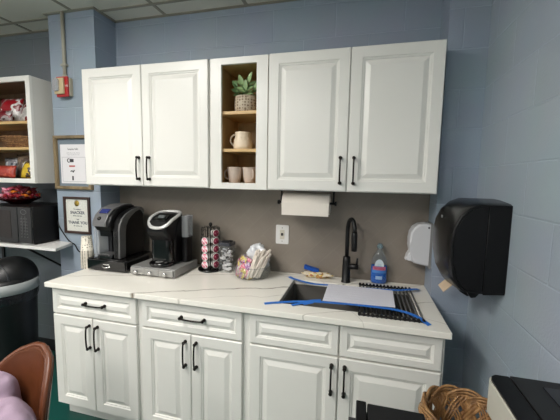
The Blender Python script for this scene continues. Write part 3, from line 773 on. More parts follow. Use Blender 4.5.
for ring, (rr, zz, nn) in enumerate(((.045, 1.352, 5), (.085, 1.371, 11), (.120, 1.394, 17), (.085, 1.404, 12), (.095, 1.422, 12), (.05, 1.430, 7), (.090, 1.440, 10), (.055, 1.452, 6), (.0, 1.466, 1))):
    for q in range(nn):
        a = 2*PI*q/nn + ring*.4; x_ = c[0]+rr*math.cos(a); y_ = c[1]+rr*math.sin(a)
        side_ = x_ + .3*(random.random()-.5)*.2 > c[0]+.02
        i = random.choice([2, 3, 4, 4, 2]) if side_ else random.choice([0, 0, 1, 1, 2])
        p = protos[i]
        if i in used: p = copy_tree(p)
        used.add(i)
        p.location = (x_, y_, zz+random.uniform(-.003, .003)); p.rotation_euler = (random.uniform(-.5, .5), random.uniform(-.5, .5), random.uniform(0, 6.28))
        tag(p, '%s wrapped candy heaped in the dark red bowl on the microwave' % cols[i][1], 'candy', '%s candies in the bowl' % cols[i][1])
for i, p in enumerate(protos):
    if i not in used: bpy.data.objects.remove(p)

# ------------------------------------------------------------------ snack bags in the left cabinet
def pouch(label, mt, c, w, h, t, rz=0, tilt=0, name='snack_bag', roll=0, group=None, cat='snack bag'):
    b = B(); nu, nv = 13, 13
    def P(u, v, s):
        e = (1-abs(2*u-1)**2.6)*(1-abs(2*v-1)**3.2); wr = .18*noise.noise(Vector((u*5+c[0]*30, v*5, s*2+c[2]*9)))
        return Vector(((u-.5)*w*(1-.06*math.sin(PI*v)), s*t/2*e*(1+wr), v*h))
    for s in (-1, 1): b.grid(lambda u, v: P(u, v, s), nu, nv)
    bmesh.ops.remove_doubles(b.bm, verts=b.bm.verts, dist=.0004)
    o = b.build(name, mt); o.location = c; o.rotation_euler = (tilt, roll, rz)
    return tag(o, label, cat, group)
redwhite = mat_print('red_white_foil', (150, 22, 34), (214, 210, 208), 9, (120, 18, 28), .28, .47)
silverfoil = mat_print('silver_foil', (178, 176, 172), (206, 204, 200), 16, (120, 30, 34), .25, .42)
winefoil = mat_print('wine_foil', (110, 22, 34), (150, 140, 140), 14, (60, 14, 22), .3, .5)
yellow = mat_print('yellow_foil', (206, 172, 36), (228, 206, 90), 20, (90, 70, 40), .3, .55)
brownfoil = mat_print('brown_foil', (84, 68, 58), (128, 112, 96), 14, (60, 46, 38), .35, .55)
redfoil = mat_print('brick_red_foil', (160, 56, 44), (190, 92, 72), 14, (120, 34, 30), .35, .58)
greyfoil = mat_print('black_grey_foil', (46, 48, 54), (130, 130, 136), 18, (190, 190, 192), .3, .48)
pouch('red and white snack bag on the top shelf, nearest the left edge', redwhite, (-.862, -.175, 1.946), .21, .20, .09, .1, -.12)
pouch('silver snack bag leaning at the right end of the top shelf', silverfoil, (-.66, -.20, 1.947), .22, .155, .07, -.15, -.25, roll=.12)
pouch('wine-red snack bag behind the silver bag on the top shelf', winefoil, (-.71, -.09, 1.947), .24, .20, .06, .05, -.05)
pouch('wine-red snack bag lying in front of the red and white one', winefoil, (-.80, -.265, 1.947), .14, .085, .05, .15, -.1)
o = thing('snack_tray', 'shallow woven brown tray on the middle shelf of the snack cabinet', 'tray', (-.755, -.16, 1.7565))
b = B(); 
for k in range(7):
    f = k/6; L = [(-.755+(.13+.055*f)*math.cos(a*PI/18)*(1 if 1 else 0), -.155+(.08+.045*f)*math.sin(a*PI/18), 1.763+.075*f) for a in range(36)]
    b.tube(L, .0075, 6, closed=True)
b.build('woven_rim', 'rattan', o)
B().lathe([(0, 1.757), (.13, 1.757), (.13, 1.765), (0, 1.765)], (-.755, -.155), 30, 1, .62).build('tray_base', 'rattan', o)
pouch('brick-red packet lying in the woven snack tray', redfoil, (-.78, -.17, 1.790), .15, .10, .04, .1, -.9)
pouch('grey and black snack bag at the left of the bottom compartment', greyfoil, (-.87, -.17, 1.528), .19, .16, .07, .1, -.1)
pouch('brick-red snack bag lying low in the bottom compartment', redfoil, (-.83, -.262, 1.528), .19, .095, .06, .05, -.15)
pouch('yellow snack bag at the back right of the bottom compartment', yellow, (-.61, -.12, 1.528), .15, .185, .06, -.2, -.08)
pouch('brown snack bag in the middle of the bottom compartment', brownfoil, (-.735, -.185, 1.528), .15, .185, .05, .25, -.15)
pouch('small yellow snack bag at the front right of the bottom compartment', mat_print('yellow_dark_foil', (210, 178, 44), (70, 54, 40), 16, (220, 214, 200), .3, .5), (-.640, -.245, 1.528), .15, .135, .045, -.1, -.2)
pouch('grey and white snack bag standing under the middle shelf', greyfoil, (-.74, -.11, 1.528), .13, .20, .05, -.1, -.05)

# ------------------------------------------------------------------ trash can
c = (-.65, -.45); o = thing('trash_can', 'round black trash can with a grey band and domed lid', 'trash can', (c[0], c[1], 0))
B().lathe([(0, 0), (.165, 0), (.17, .01), (.193, .74), (.197, .75), (.0, .75)], c, 48).build('bin', 'can', o)
B().lathe([(.193, .66), (.199, .685), (.2025, .752), (.2, .755)], c, 48, wob=lambda a, z: 1+.010*math.sin(a*17+z*90)+.008*math.sin(a*7+z*40)).build('liner_cuff', 'bag', o)
B().lathe([(.2, .730), (.208, .732), (.208, .800), (.204, .804), (.196, .804)], c, 48).build('band', 'bandm', o)
B().lathe([(.204, .802), (.200, .815), (.190, .83), (.15, .84), (0, .84)], c, 48).build('lid', 'can', o)
b = B(); bmesh.ops.create_uvsphere(b.bm, u_segments=32, v_segments=20, radius=1)
for v in b.bm.verts: v.co = Vector((c[0]+.055+v.co.x*.140, c[1]+.02+v.co.y*.165, .815+max(v.co.z, -.05)*.155))
for f in b.bm.faces: f.smooth = True
b.build('swing_dome', 'can', o)
B().tube([(c[0]+.055+.145*math.cos(a*PI/16)*.80, c[1]+.02-.1, .815+.127*math.sin(a*PI/16)) for a in range(0, 17)], .005, 8).build('flap_edge', 'dgrey', o)

# ------------------------------------------------------------------ coffee brewers
def drawer_tray(label, x0, x1, y0, y1, z1, mt, bodymat):
    o = thing('brewer_stand', label, 'brewer stand', ((x0+x1)/2, (y0+y1)/2, .914))
    B().box(x0, x1, y0+.012, y1, .920, z1, .004).build('casing', bodymat, o)
    for xx in (x0+.03, x1-.03):
        for yy in (y0+.04, y1-.04): B().lathe([(0, .9143), (.012, .9143), (.012, .921), (0, .921)], (xx, yy), 12).build('foot', 'black', o)
    return o
x0, x1, y0, y1 = .024, .336, -.380, -.075
o = drawer_tray('glossy black pod drawer under the larger coffee brewer', x0, x1, y0, y1, 1.000, 'gblack', 'gblack')
d = B().box(x0+.004, x1-.004, y0, y0+.012, .924, .994, .004).build('drawer', 'gblack', o)
b = B(); L = [(.186+.030*math.cos(a*PI/10), y0-.002-.010*abs(math.sin(a*PI/10)), .956-.008*math.sin(a*PI/10)) for a in range(11)]
b.tube(L, .0045, 8); b.box(.160, .212, y0-.004, y0, .962, .968, .001); b.build('handle', 'chrome', d)

# larger brewer: tall side wing with a pewter arch, head reaching forward over the drip tray
o = thing('coffee_brewer', 'larger black and pewter pod coffee brewer at the left', 'coffee brewer', (.17, -.21, 1.0))
outer = [(-.350, 1.003), (-.349, 1.19), (-.340, 1.240), (-.318, 1.275), (-.282, 1.303), (-.22, 1.326), (-.15, 1.340), (-.12, 1.338), (-.100, 1.318), (-.094, 1.285)]
inner = [(-.100, 1.280), (-.108, 1.302), (-.125, 1.318), (-.15, 1.322), (-.19, 1.308), (-.235, 1.284), (-.265, 1.258), (-.286, 1.222), (-.294, 1.18), (-.296, 1.003)]
wing = outer + [(-.094, 1.003)]
B().prism(wing, .222, .262, 'x', .004).build('side_wing', 'black', o)
b = B(); b.prism(outer+inner, .2625, .272, 'x', .003); b.prism([(-.350, 1.003), (-.349, 1.19), (-.340, 1.238), (-.335, 1.235), (-.343, 1.19), (-.344, 1.003)][::-1], .225, .2625, 'x')
b.build('side_trim', mat('brushed_pewter', (112, 112, 112), .34, metal=.35, var=.04), o)
B().prism([(-.255, 1.003), (-.255, 1.20), (-.25, 1.30), (-.15, 1.333), (-.105, 1.325), (-.098, 1.003)], .084, .221, 'x', .006).build('rear_body', 'black', o)
hp = [(-.358, 1.190), (-.376, 1.218), (-.374, 1.248), (-.350, 1.290), (-.30, 1.330), (-.22, 1.352), (-.13, 1.350), (-.13, 1.20), (-.256, 1.185)]
B().prism(hp, .088, .2205, 'x', .016, seg=3).build('head', 'black', o)
hp2 = [(-.381, 1.222), (-.379, 1.252), (-.354, 1.296), (-.302, 1.337), (-.22, 1.359), (-.12, 1.358), (-.12, 1.350), (-.22, 1.349), (-.295, 1.327), (-.343, 1.288), (-.366, 1.248), (-.366, 1.222)]
B().prism(hp2, .082, .190, 'x', .005).build('top_band', mat('brushed_pewter_top', (118, 118, 119), .34, metal=.35, var=.04), o)
b = B().box(-.034, .034, -.020, .020, -.003, .003, .001); b.xform(Matrix.Translation((.142, -.3285, 1.3195)) @ Matrix.Rotation(math.radians(39), 4, 'X')); b.build('display', 'bluelcd', o)
b = B().lathe([(.013, 0), (.013, .006), (0, .007)], (0, 0), 20); b.xform(Matrix.Translation((.132, -.367, 1.273)) @ Matrix.Rotation(math.radians(60), 4, 'X')); b.build('power_button', 'gblack', o)
B().prism([(-.345, 1.150), (-.352, 1.194), (-.27, 1.194), (-.272, 1.160)], .110, .205, 'x', .006).build('spout', 'black', o)
B().prism(rrect(.092, .216, -.372, -.258, .035), 1.001, 1.024, 'z', .003).build('drip_tray', 'gblack', o)
B().box(.108, .202, -.355, -.27, 1.024, 1.0265, .001).build('drip_grille', 'pewter', o)
B().box(.112, .130, -.266, -.2555, 1.024, 1.185).build('front_column', 'dgrey', o)
B().prism(rrect(.058, .0825, -.352, -.14, .012), 1.003, 1.225, 'z', .004).build('water_tank', 'tank', o)
B().prism(rrect(.084, .101, -.350, -.258, .008), 1.003, 1.190, 'z', .002).build('tank_front', 'tank', o)
B().prism(rrect(.056, .0825, -.356, -.135, .012), 1.225, 1.245, 'z', .004).build('tank_lid', 'pewter', o)

x0, x1, y0, y1 = .372, .700, -.385, -.085
o = drawer_tray('silver grey three-knob pod drawer under the smaller coffee brewer', x0, x1, y0, y1, .972, 'silver', mat('silver_grey_case', (150, 150, 148), .4, metal=.3))
for i in range(3):
    xa = x0+.006+i*(x1-x0-.012)/3; xb = xa+(x1-x0-.018)/3
    d = B().box(xa, xb, y0, y0+.012, .924, .966, .003).build('drawer', mat('silver_grey_front', (158, 157, 154), .4, metal=.3), o)
    xc = (xa+xb)/2
    B().tube([(xc, y0, .945), (xc, y0-.008, .945), (xc, y0-.012, .945), (xc, y0-.022, .945), (xc, y0-.025, .945)], [.005, .005, .012, .013, .008], 14).build('knob', 'chrome', d)

o = thing('coffee_brewer', 'smaller black pod coffee brewer with a silver-ringed head', 'coffee brewer', (.55, -.22, .972))
ax0, ax1 = .470, .632
side = [(-.262, .975), (-.258, 1.18), (-.232, 1.25), (-.20, 1.285), (-.15, 1.296), (-.10, 1.285), (-.095, .975)]
B().prism(side, ax0, ax1, 'x', .012, seg=3).build('rear_body', 'black', o)
hp = [(-.335, 1.175), (-.350, 1.205), (-.348, 1.238), (-.325, 1.270), (-.28, 1.294), (-.22, 1.308), (-.15, 1.308), (-.13, 1.16), (-.24, 1.13), (-.30, 1.13)]
B().prism(hp, ax0+.004, ax1-.004, 'x', .018, seg=3).build('head', 'black', o)
# silver loop round the top of the head
L = []
for k in range(40):
    a = 2*PI*k/40; ca, sa = math.cos(a), math.sin(a)
    w = .088; u = abs(ca)**.75*(1 if ca > 0 else -1); v = abs(sa)**.8*(1 if sa > 0 else -1)
    y_ = -.252+.098*v; 
    zt = 1.2085+ (y_+.350)*.98 if y_ < -.30 else 1.2575+(y_+.30)*.42-(y_+.30)**2*1.0
    L.append((.556+w*u, y_-.002, zt+.022))
B().tube(L, .0125, 10, closed=True, flat=.8).build('silver_ring', mat('bright_silver', (214, 214, 212), .25, metal=.35, var=.02), o)
b = B().box(-.045, .045, -.04, .04, -.003, .003, .002); b.xform(Matrix.Translation((.556, -.292, 1.2935)) @ Matrix.Rotation(math.radians(30), 4, 'X')); b.build('control_panel', 'gblack', o)
b = B().box(-.024, .024, -.015, .015, -.002, .002, .001); b.xform(Matrix.Translation((.556, -.292, 1.2980)) @ Matrix.Rotation(math.radians(30), 4, 'X')); b.build('display', 'screen', o)
B().prism(rrect(.476, .626, -.312, -.235, .03), .990, 1.155, 'z', .003).build('cup_recess', 'gblack', o)
b = B().lathe([(0, .9745), (.075, .9745), (.080, .982), (.080, .992), (.072, 1.0), (.0, 1.0)], (.552, -.298), 32, 1, .85); b.build('drip_tray', 'gblack', o)
B().lathe([(0, 1.0005), (.022, 1.0005), (.020, 1.003), (0, 1.003)], (.552, -.322), 20).build('drip_grille', 'silver', o)
B().prism(rrect(.636, .686, -.200, -.11, .018), 1.150, 1.285, 'z', .004).build('water_tank', 'tank', o)
B().prism(rrect(.635, .688, -.202, -.108, .018), 1.285, 1.297, 'z', .004).build('tank_lid', 'tank', o)
B().prism(rrect(.6325, .680, -.195, -.11, .018), .975, 1.149, 'z', .004).build('tank_base', 'black', o)

# ------------------------------------------------------------------ paper cups stacks
cup_pr = [(r_, .103-h_) for r_, h_ in [(.0, .0), (.0310, .0), (.0315, .004), (.0385, .098), (.0415, .100), (.0415, .103), (.0375, .101), (.0305, .006), (0, .005)]]
b = B(); b.lathe(cup_pr, (0, 0), 24); cup0 = b.build('paper_cup', 'cupdot')
first = True
for (cx, cy), n, lab, grp in (((-.020, -.33), 13, 'dotted cream paper cup in the nearer stack beside the large brewer', 'paper cups in the nearer stack'),
                              ((.036, -.235), 13, 'dotted cream paper cup in the stack behind, touching the large brewer', 'paper cups in the rear stack')):
    cx_, cy_ = cx, cy
    for k in range(n):
        q = cup0 if first else copy_tree(cup0); first = False
        q.location = (cx_, cy_, .9145+k*.0100); tag(q, lab, 'cup', grp)

# ------------------------------------------------------------------ pod carousel
c = (.815, -.108); o = thing('pod_carousel', 'black wire pod carousel on a round base', 'pod carousel', (c[0], c[1], .914))
B().lathe([(0, .9145), (.086, .9145), (.088, .920), (.086, .927), (.05, .933), (0, .934)], c, 40).build('base', 'gblack', o)
B().tube([(c[0], c[1], .93), (c[0], c[1], 1.225)], .006, 10).build('pole', 'mblack', o)
B().lathe([(.006, 1.222), (.012, 1.228), (.013, 1.238), (.008, 1.247), (0, 1.249)], c, 16).build('knob', 'mblack', o)
angs = [math.radians(a) for a in (-101, -29, 43, 115, 187)]
pod_ang = []
for a in angs:
    d = Vector((math.cos(a), math.sin(a), 0)); s = Vector((-math.sin(a), math.cos(a), 0)); b = B()
    for sg in (-1, 1):
        P0 = Vector((c[0], c[1], 0))+d*.058+s*sg*.0255
        b.tube(curve([P0+Vector((0, 0, .93)), P0+Vector((0, 0, 1.19)), P0-d*.018+Vector((0, 0, 1.215)), Vector((c[0], c[1], 1.214))-d*0], 4), .0018, 6)
        P1 = Vector((c[0], c[1], 0))+d*.030+s*sg*.020
        b.tube([P1+Vector((0, 0, .93)), P1+Vector((0, 0, 1.21))], .0016, 6)
    for k in range(5):
        z = .962+k*.0545; C = Vector((c[0], c[1], z))+d*.058
        b.tube([C+s*math.cos(t_*PI/9)*.0255+Vector((0, 0, math.sin(t_*PI/9)*.0255)) for t_ in range(18)], .0016, 6, closed=True)
    b.build('wire_column', 'mblack', o)
def pod(i):
    r = thing('coffee_pod', 'x', 'coffee pod', (0, 0, 0))
    # axis along +x, lid at x=0 facing +x
    def turn(pr, nm, mt):
        b = B(); b.lathe(pr, (0, 0), 24); b.xform(Matrix.Rotation(PI/2, 4, 'Y')); return b.build(nm, mt, r)
    turn([(0, -.042), (.0175, -.044), (.0185, -.042), (.0240, -.003), (.0240, .0), (0, .0)], 'cup', 'podcup')
    turn([(.0240, -.001), (.0268, -.001), (.0268, .0015), (.0235, .0018)], 'rim', 'podcup')
    turn([(.0235, .0018), (.0232, .0022), (0, .0022)], 'lid', 'podlid' if i == 0 else 'podlid2')
    return r
podA, podB = pod(0), pod(1); ua = ub = False
for ci, a in enumerate(angs[:2]):
    for k in range(5):
        if ci == 0 and k == 4: continue
        p = podA if ci == 0 else podB
        if (ci == 0 and ua) or (ci == 1 and ub): p = copy_tree(p)
        if ci == 0: ua = True
        else: ub = True
        p.location = (c[0]+.064*math.cos(a), c[1]+.064*math.sin(a), .962+k*.0545); p.rotation_euler = (0, 0, a)
        nm = ['lowest', 'second from bottom', 'middle', 'second from top', 'topmost'][k] if ci else ['lowest', 'second from bottom', 'second from top', 'topmost'][k]
        p['label'] = ('%s pink-lidded pod in the left column of the black carousel' if ci == 0 else '%s dark-lidded pod in the right column of the black carousel') % nm
        p['group'] = 'pink pods in the left column' if ci == 0 else 'dark pods in the right column'

# ------------------------------------------------------------------ square jar
o = thing('storage_jar', 'clear square jar with a dark clamp lid beside the pod carousel', 'jar', (.942, -.115, .914))
jx, jy = .942, -.115
b = B(); L = []
for i, z in ((.003, .9145), (0, .918), (0, 1.085), (.004, 1.098), (.004, 1.108)):
    L.append([(u, v, z) for u, v in rrect(jx-.045+i, jx+.045-i, jy-.045+i, jy+.045-i, .012)])
b.loops(L, False, True); b.build('glass_body', 'glass', o)
b = B(); b.prism(rrect(jx-.047, jx+.047, jy-.047, jy+.047, .014), 1.100, 1.122, 'z', .004); b.build('lid', mat('smoky_lid', (66, 66, 72), .15), o)
b = B(); b.box(jx-.03, jx+.03, jy-.02, jy+.02, 1.122, 1.130, .003); b.tube([(jx+.040, jy-.05, 1.115), (jx+.048, jy-.056, 1.128), (jx+.052, jy-.02, 1.133), (jx+.03, jy+.0, 1.132)], .004, 8); b.build('clamp', 'black', o)
bm_ = B()
for k in range(70):
    x_, y_, z_ = jx+random.uniform(-.030, .030), jy+random.uniform(-.029, .029), .925+random.random()*.150
    mt_ = Matrix.Translation((x_, y_, z_)) @ Matrix.Rotation(random.uniform(0, 3), 4, 'Z') @ Matrix.Rotation(random.uniform(0, 3), 4, 'X')
    bm_.mi = random.choice([0, 0, 0, 0, 0, 0, 1, 2]); bm_.box(-.011, .011, -.009, .009, -.0035, .0035, mtx=mt_)
tag(bm_.build('jar_packets', ['paper', 'grey', 'black'], origin=(jx, jy, .918)), 'small white and black packets packed in the clear square jar', 'packets', kind='stuff')

# ------------------------------------------------------------------ glass bowl with packets, stirrers
c = (1.145, -.165); RB = .128
o = thing('glass_bowl', 'clear glass bowl of sugar packets and wrapped stirrers', 'bowl', (c[0], c[1], .914))
B().lathe([(0, .9145), (.085, .9145), (.108, .921), (RB-.004, .945), (RB, .985), (RB-.003, 1.0), (RB-.007, .985), (RB-.011, .947), (.10, .926), (.08, .920), (0, .920)], c, 40).build('bowl', 'glass', o)
pk = [mat_print('packet_yellow', (226, 206, 84), (238, 226, 170), 40, (200, 170, 60), .6, .5), mat_print('packet_pink', (228, 128, 152), (240, 200, 208), 40, (214, 96, 128), .6, .52),
      mat_print('packet_lilac', (176, 128, 176), (226, 206, 226), 40, (150, 96, 150), .6, .5), mat_print('packet_white', (232, 226, 214), (240, 236, 226), 40, (200, 190, 160), .6, .6)]
pn = ['yellow', 'pink', 'lilac', 'white']
prs = []
for i in range(4):
    b = B(); 
    for s in (-1, 1): b.grid(lambda u, v: Vector(((u-.5)*.038, s*.0022*(1-abs(2*u-1)**3)*(1-abs(2*v-1)**3), (v-.5)*.058)), 6, 8)
    bmesh.ops.remove_doubles(b.bm, verts=b.bm.verts, dist=.0002); prs.append(b.build('sugar_packet', pk[i]))
seen = set()
for k in range(44):
    i = [0, 1, 0, 2, 3, 1, 0, 1, 2][k % 9]
    tier = k // 15
    a = math.radians([160, 172, 184, 196, 206, 216, 226, 236, 246, 256, 266, 274, 190, 220, 250][k % 15]+random.uniform(-4, 4))
    r_ = [.098, .092, .070][tier] - (.03 if k % 15 > 11 else 0)
    z = [.955, .994, 1.028][tier]+random.uniform(-.006, .006)
    p = prs[i] if i not in seen else copy_tree(prs[i]); seen.add(i)
    p.location = (c[0]+r_*math.cos(a)-.004, c[1]+r_*math.sin(a)*.95, z)
    p.rotation_euler = (random.uniform(-.45, -.05), random.uniform(-.9, .9), a+PI/2+random.uniform(-.3, .3))
    tag(p, '%s sweetener packet at the left side of the glass bowl' % pn[i], 'sugar packet', '%s packets in the glass bowl' % pn[i])
b = B()
for s in (-1, 1): b.grid(lambda u, v: Vector(((u-.5)*.015, s*.003*(1-abs(2*u-1)**3), (v-.5)*.155)), 5, 4)
bmesh.ops.remove_doubles(b.bm, verts=b.bm.verts, dist=.0002)
st0 = b.build('wrapped_stirrer', mat('stirrer_wrap', (222, 212, 200), .5, var=.10, scale=50)); f_ = True
for k in range(24):
    p = st0 if f_ else copy_tree(st0); f_ = False
    row, q = divmod(k, 8)
    p.location = (c[0]+.024+.0105*q-.004*row, c[1]-.088+.026*row+.045*abs(q/8)**1.5, .998+.004*(k % 3)+.012*row)
    p.rotation_euler = (random.uniform(-.15, .0), .34+.022*q+random.uniform(-.07, .07), random.uniform(-.3, .3)+.3)
    tag(p, 'paper-wrapped drink stirrer leaning at the right of the glass bowl', 'stirrer', 'stirrers in the glass bowl')
tag(lump('plastic_bag', mat('milky_plastic', (222, 224, 228), .2, var=.25, scale=70), (c[0]+.010, c[1]+.050, 1.030), .074, .048, .088, .42, sub=4, seed=9), 'crumpled clear plastic bag at the back of the glass bowl', 'plastic bag')

# ------------------------------------------------------------------ plant and mugs
c = (1.117, -.225)
o = thing('potted_plant', 'leafy green plant in a woven pot on the top shelf', 'potted plant', (c[0], c[1], 1.954))
B().lathe([(0, 1.9545), (.062, 1.9545), (.068, 1.960), (.071, 2.0), (.068, 2.048), (.064, 2.052), (.060, 2.046), (.060, 2.03)], c, 36, wob=lambda a, z: 1+.012*math.sin(a*24)*math.cos((z-1.95)*420)).build('pot', 'pot', o)
B().lathe([(.061, 2.034), (.03, 2.038), (0, 2.039)], c, 20).build('soil', 'soil', o)
def leafm(b, base, dirv, up, ln, w):
    d = dirv.normalized(); s = d.cross(up).normalized(); n_ = s.cross(d)
    pts = []; N_ = 7
    rows = []
    for i in range(N_):
        t_ = i/(N_-1); ww = w*math.sin(PI*min(1, t_*.96+.02))**.75*(1-.25*t_); p = base+d*ln*t_+n_*(-.25*ln*t_*t_)
        rows.append([b.bm.verts.new(p-s*ww+n_*ww*.3), b.bm.verts.new(p), b.bm.verts.new(p+s*ww+n_*ww*.3)])
    for r0, r1 in zip(rows, rows[1:]):
        for k in (0, 1):
            f = b.bm.faces.new((r0[k], r0[k+1], r1[k+1], r1[k])); f.smooth = True
random.seed(11)
top = Vector((c[0], c[1], 2.034))
stems = [(-.070, -.03, .085), (-.045, .01, .130), (-.015, -.045, .105), (.005, .02, .150), (.035, -.03, .125), (.060, .01, .095), (-.085, .01, .055), (.075, -.02, .060), (.02, -.06, .06), (-.03, .05, .10)]
for k, (dx, dy, H) in enumerate(stems):
    bs = top+Vector((dx*.25, dy*.25, 0)); tip = top+Vector((dx*.75, dy*.75, H*.8))
    b = B(); b.tube(curve([bs, (bs+tip)/2+Vector((0, 0, .008)), tip], 4), .0018, 5); b.build('stem', 'leaf2', o)
    b = B(); out = Vector((dx, dy, 0)).normalized()
    for q in range(4):
        p0 = bs.lerp(tip, .45+.55*q/3); sd = out.cross(Vector((0, 0, 1)))*(1 if q % 2 else -1)
        dv = (out*.55+sd*(.9 if q < 3 else .15)+Vector((0, 0, .35+.25*q))).normalized()
        ln = .046+.004*q; e = p0+dv*ln
        if e.x > 1.226: dv = Vector((-.3, dv.y, .8)).normalized()
        if e.z > 2.208: ln = max(.025, (2.206-p0.z)/max(.2, dv.z))
        if e.y < -.30: dv.y *= -.5
        leafm(b, p0, dv, Vector((0, -.75, .65)), ln, ln*.27)
    b.build('leaf_cluster', 'leaf' if k % 3 else 'leaf2', o)

def mug(label, c, z, prof, hdir, mt, rh, hz, hs, group=None, relief=False):
    o = thing('mug', label, 'mug', (c[0], c[1], z), group)
    b = B(); b.lathe([(r, z+h) for r, h in prof], c, 40); b.build('cup', mt, o)
    d = Vector((math.cos(hdir), math.sin(hdir), 0)); b = B(); P = []
    for k in range(9):
        a = -PI/2+PI*k/8; P.append(Vector((c[0], c[1], z+hz))+d*(rh-.004+hs*math.cos(a)*1.0)+Vector((0, 0, hs*math.sin(a)*1.05)))
    b.tube(P, .0055, 10); b.build('handle', mt, o)
    return o
pr1 = [(0, .0003), (.046, .0003), (.056, .006), (.060, .026), (.056, .052), (.048, .078), (.047, .100), (.049, .108), (.046, .108), (.044, .100), (.045, .076), (.053, .05), (.056, .02), (.045, .008), (0, .006)]
o = mug('cream mug with an embossed pattern on the middle shelf', (1.092, -.215), 1.734, pr1, math.radians(190), 'cream', .050, .060, .032)
b = B()
for k in range(9):
    a = math.radians(-112+k*9+18); zz = 1.734+.045+.022*math.sin(k*1.9)
    r_ = .0555 if zz < 1.785 else .0525
    P = [(1.092+math.cos(a+.10*math.cos(t_))*r_, -.215+math.sin(a+.10*math.cos(t_))*r_, zz+.010*math.sin(t_)) for t_ in [q*PI/5 for q in range(10)]]
    b.tube(P, .0018, 6, closed=True)
b.build('embossing', 'cream', o)
pr2 = [(0, .0003), (.031, .0003), (.036, .007), (.0415, .04), (.0470, .093), (.0480, .096), (.0455, .096), (.044, .09), (.039, .04), (.033, .008), (0, .006)]
mug('plain beige mug at the left of the bottom shelf, handle to the left', (1.047, -.235), 1.5305, pr2, math.radians(188), 'beigemug', .042, .052, .028, 'beige mugs on the bottom shelf')
mug('plain beige mug at the right of the bottom shelf, handle to the front right', (1.145, -.225), 1.5305, pr2, math.radians(-50), 'beigemug', .042, .052, .026, 'beige mugs on the bottom shelf')

# ------------------------------------------------------------------ leather chair, sweatshirt
o = thing('dining_chair', 'cognac leather bucket chair in the bottom left corner', 'chair', (.47, -1.25, 0))
cx, cyb = .470, -1.09
def shell(u, v, off_=0):
    # u across -1..1, v 0 bottom .. 1 top
    z = .40+.405*v
    w = .158*(1-(max(0, v-.42)/.58)**3.0*.965)**.5*(.88+.12*math.sin(min(1, v*1.6)*PI/2))
    uu = u*w
    y = cyb - .10*(abs(uu)/.165)**2.2 - .03 + .05*v - .02*(1-v)
    return Vector((cx+uu, y+off_, z))
def S(u, v):
    return shell(2*u-1, v)
b = B(); b.grid(S, 19, 17); bk = b.build('backrest', 'leather', o)
m = bk.modifiers.new('s', 'SOLIDIFY'); m.thickness = .032; m.offset = 0
m = bk.modifiers.new('b', 'BEVEL'); m.width = .012; m.segments = 3; m.limit_method = 'ANGLE'; m.angle_limit = math.radians(50)
rim = [shell(-1, v/24) for v in range(25)]+[shell(-1+2*k/6, 1)+Vector((0, 0, .004)) for k in range(1, 6)]+[shell(1, 1-v/24) for v in range(25)]
B().tube(rim, .0125, 10).build('rolled_edge', 'leatherrim', o)
b = B(); P = rrect(cx-.215, cx+.215, -1.50, -1.09, .10, 6)
b.prism(P, .40, .462, 'z', .022, seg=3); b.build('seat', 'leather', o)
for sx_ in (-1, 1):
    for sy_, yy, ye in ((1, -1.42, -1.47), (-1, -1.16, -1.10)):
        B().tube([(cx+sx_*.15, yy, .41), (cx+sx_*.20, ye, .0)], [.013, .009], 10).build('leg', 'mblack', o)
b = B()
def blob(c_, s_, seed, rot=0):
    st = len(b.bm.verts); r = bmesh.ops.create_icosphere(b.bm, subdivisions=4, radius=1)
    Rm = Matrix.Rotation(rot, 3, 'Z')
    for v in r['verts']:
        d = v.co.normalized(); q = 1+.10*noise.noise(d*1.8+Vector((seed, 0, 0)))+.07*noise.noise(Vector((d.x*6+d.z*3, d.y*2, d.z*2+seed)))+.03*noise.noise(Vector((d.x*14, d.y*5, d.z*6+seed)))
        v.co = Vector(c_)+Rm @ Vector((d.x*s_[0]*q, d.y*s_[1]*q, d.z*s_[2]*q)); v.co.z = max(v.co.z, .466)
blob((.385, -1.200, .600), (.095, .075, .15), 2, .2); blob((.560, -1.275, .555), (.148, .085, .145), 5, -.3); blob((.44, -1.37, .50), (.19, .12, .075), 8)
st_ = len(b.bm.verts)
b.tube(curve([(.52, -1.30, .66), (.60, -1.37, .60), (.62, -1.43, .52), (.56, -1.47, .50), (.47, -1.46, .495)], 6), [.058]*12+[.052]*8+[.040]*5, 16)
b.tube(curve([(.36, -1.24, .70), (.33, -1.32, .64), (.30, -1.41, .54), (.34, -1.46, .495)], 6), [.060]*9+[.050]*6+[.042]*4, 16)
g = b.build('sweatshirt', 'lav', origin=(.36, -1.28, .466))
m = g.modifiers.new('r', 'REMESH'); m.mode = 'VOXEL'; m.voxel_size = .007; m.use_smooth_shade = True
m = g.modifiers.new('s', 'SMOOTH'); m.iterations = 6; m.factor = .5
tag(g, 'lavender sweatshirt bunched on the leather chair', 'sweatshirt')

# ------------------------------------------------------------------ right foreground: table, box, basket, office machine
TZ = .60
o = thing('side_table', 'small dark side table at the right carrying the box, basket and office machine', 'table', (2.11, -1.27, 0))
B().box(1.81, 2.412, -1.70, -.86, TZ-.03, TZ, .003).build('tabletop', 'dgrey', o)
for xx in (1.84, 2.38):
    for yy in (-1.67, -.89): B().box(xx-.02, xx+.02, yy-.02, yy+.02, 0, TZ-.03, .002).build('leg', 'mblack', o)
o = thing('storage_box', 'black flat-lidded box in front of the sink cabinet doors', 'box', (1.93, -1.3, TZ))
B().box(1.842, 2.020, -1.45, -1.176, TZ, .872, .003).build('body', 'black', o)
B().box(1.8665, 2.024, -1.455, -1.172, .874, .898, .003).build('lid', mat('black_lid', (14, 14, 16), .5), o)
B().box(1.834, 1.8635, -1.455, -1.170, .866, .901, .003).build('hinge_strip', 'black', o)

